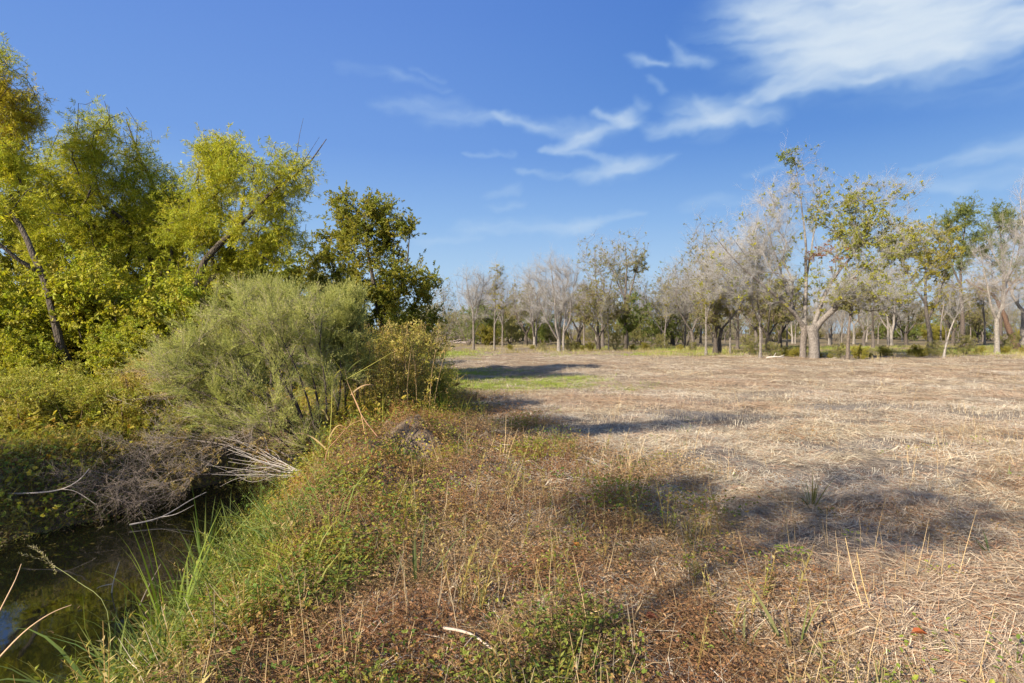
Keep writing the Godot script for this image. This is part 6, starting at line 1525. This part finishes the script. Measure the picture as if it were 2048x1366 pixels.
	weed("small yellow rosette at the bottom where litter meets straw", Vector3(0.45, 0, -2.90), 8, 0.03, 0.03, 0.018, [Color(0.42, 0.38, 0.05)])
	weed("feathery fresh green weed in the litter at the bottom middle", Vector3(0.21, 0, -3.10), 46, 0.14, 0.026, 0.007, [Color(0.14, 0.26, 0.05), Color(0.19, 0.3, 0.06)])
	weed("russet-green weed patch inside the shadow band across the straw", Vector3(2.80, 0, -5.20), 22, 0.1, 0.04, 0.022, [Color(0.16, 0.17, 0.04), Color(0.2, 0.12, 0.05)])
	weed("upright green leafy sprout on the bank above the tall grass", Vector3(-2.45, 0, -5.90), 18, 0.28, 0.07, 0.016, [Color(0.22, 0.32, 0.05), Color(0.18, 0.27, 0.05)])
	weed("dark green bushy weed on the bank's slope between grass and vines", Vector3(-1.44, 0, -4.60), 34, 0.34, 0.05, 0.012, [Color(0.09, 0.16, 0.045), Color(0.12, 0.18, 0.05)])
	weed("green broad-leaved weed in the shaded vines right of the viny mound", Vector3(0.51, 0, -6.30), 16, 0.14, 0.05, 0.034, [Color(0.18, 0.27, 0.05), Color(0.13, 0.2, 0.05)])
	weed("lime leafy weed in the shaded litter beyond the broad-leaved one", Vector3(0.34, 0, -7.90), 16, 0.16, 0.05, 0.034, [Color(0.22, 0.28, 0.05)])
	weed("small lime weed in the middle of the shaded patch, right of the others", Vector3(1.60, 0, -6.95), 10, 0.12, 0.045, 0.03, [Color(0.24, 0.3, 0.04)])
	# fallen leaves
	var leafs := [["curled dark red-brown fallen leaf on bare soil at the straw's lower edge", Vector3(0.72, 0, -3.20), Color(0.17, 0.055, 0.04)], ["orange fallen leaf in the shaded litter near the middle", Vector3(0.44, 0, -4.35), Color(0.42, 0.17, 0.05)], ["rust-red fallen leaf on the straw right of the large-bladed grass clump", Vector3(2.11, 0, -3.10), Color(0.4, 0.12, 0.05)]]
	for l in leafs:
		var b := Build.new()
		var d := (Vector3(1, 0.25, 0.4)).normalized()
		b.oval(Vector3.ZERO, d, d.cross(Vector3.UP).normalized(), 0.075, 0.05, l[2], 0.4)
		var o := part(self, "fallen_leaf", b.mesh(mat.leaf))
		o.position = on_ground(l[1].x, l[1].z) + Vector3(0, 0.045, 0)
		tag(o, l[0], "leaf")
	# a pale rotted branch by the great tree and a brush heap far off
	var pale := thing("dead_branch", "bleached fallen branch lying in the grass at the foot of the slim pale tree", "dead branch", gp(Vector3(16.73, 0, -37.40)) + Vector3(0, 0.12, 0))
	stick(pale, "stem", [Vector3(-0.6, 0, 0), Vector3(-0.1, 0.05, 0.1), Vector3(0.5, 0.02, 0)], 0.05, 0.03, Color(0.5, 0.46, 0.41))
	stick(pale, "twig", [Vector3(-0.2, 0.05, 0.1), Vector3(-0.05, 0.3, 0.1)], 0.02, 0.01, Color(0.5, 0.46, 0.41))
	stick(pale, "twig", [Vector3(0.2, 0.05, 0.05), Vector3(0.45, 0.18, 0.2)], 0.02, 0.01, Color(0.5, 0.46, 0.41))
	var heap := thing("brush_heap", "heap of cut grey logs and branches far off beside the elm", "brush heap", gp(Vector3(-7.55, 0, -90.00)))
	for k in 22:
		var p := Vector3(r(-2.4, 2.4), 0.1, r(-0.8, 0.8))
		p.y += r(0.0, 0.9) * (1.0 - absf(p.x) / 2.6)
		var d := Vector3(r(-1, 1), r(-0.3, 0.3), r(-1, 1)).normalized()
		stick(heap, "log", [p - d * 0.9, p, p + d * 0.9], r(0.05, 0.12), r(0.03, 0.08), Color(0.3, 0.25, 0.22) * r(0.6, 1.3))
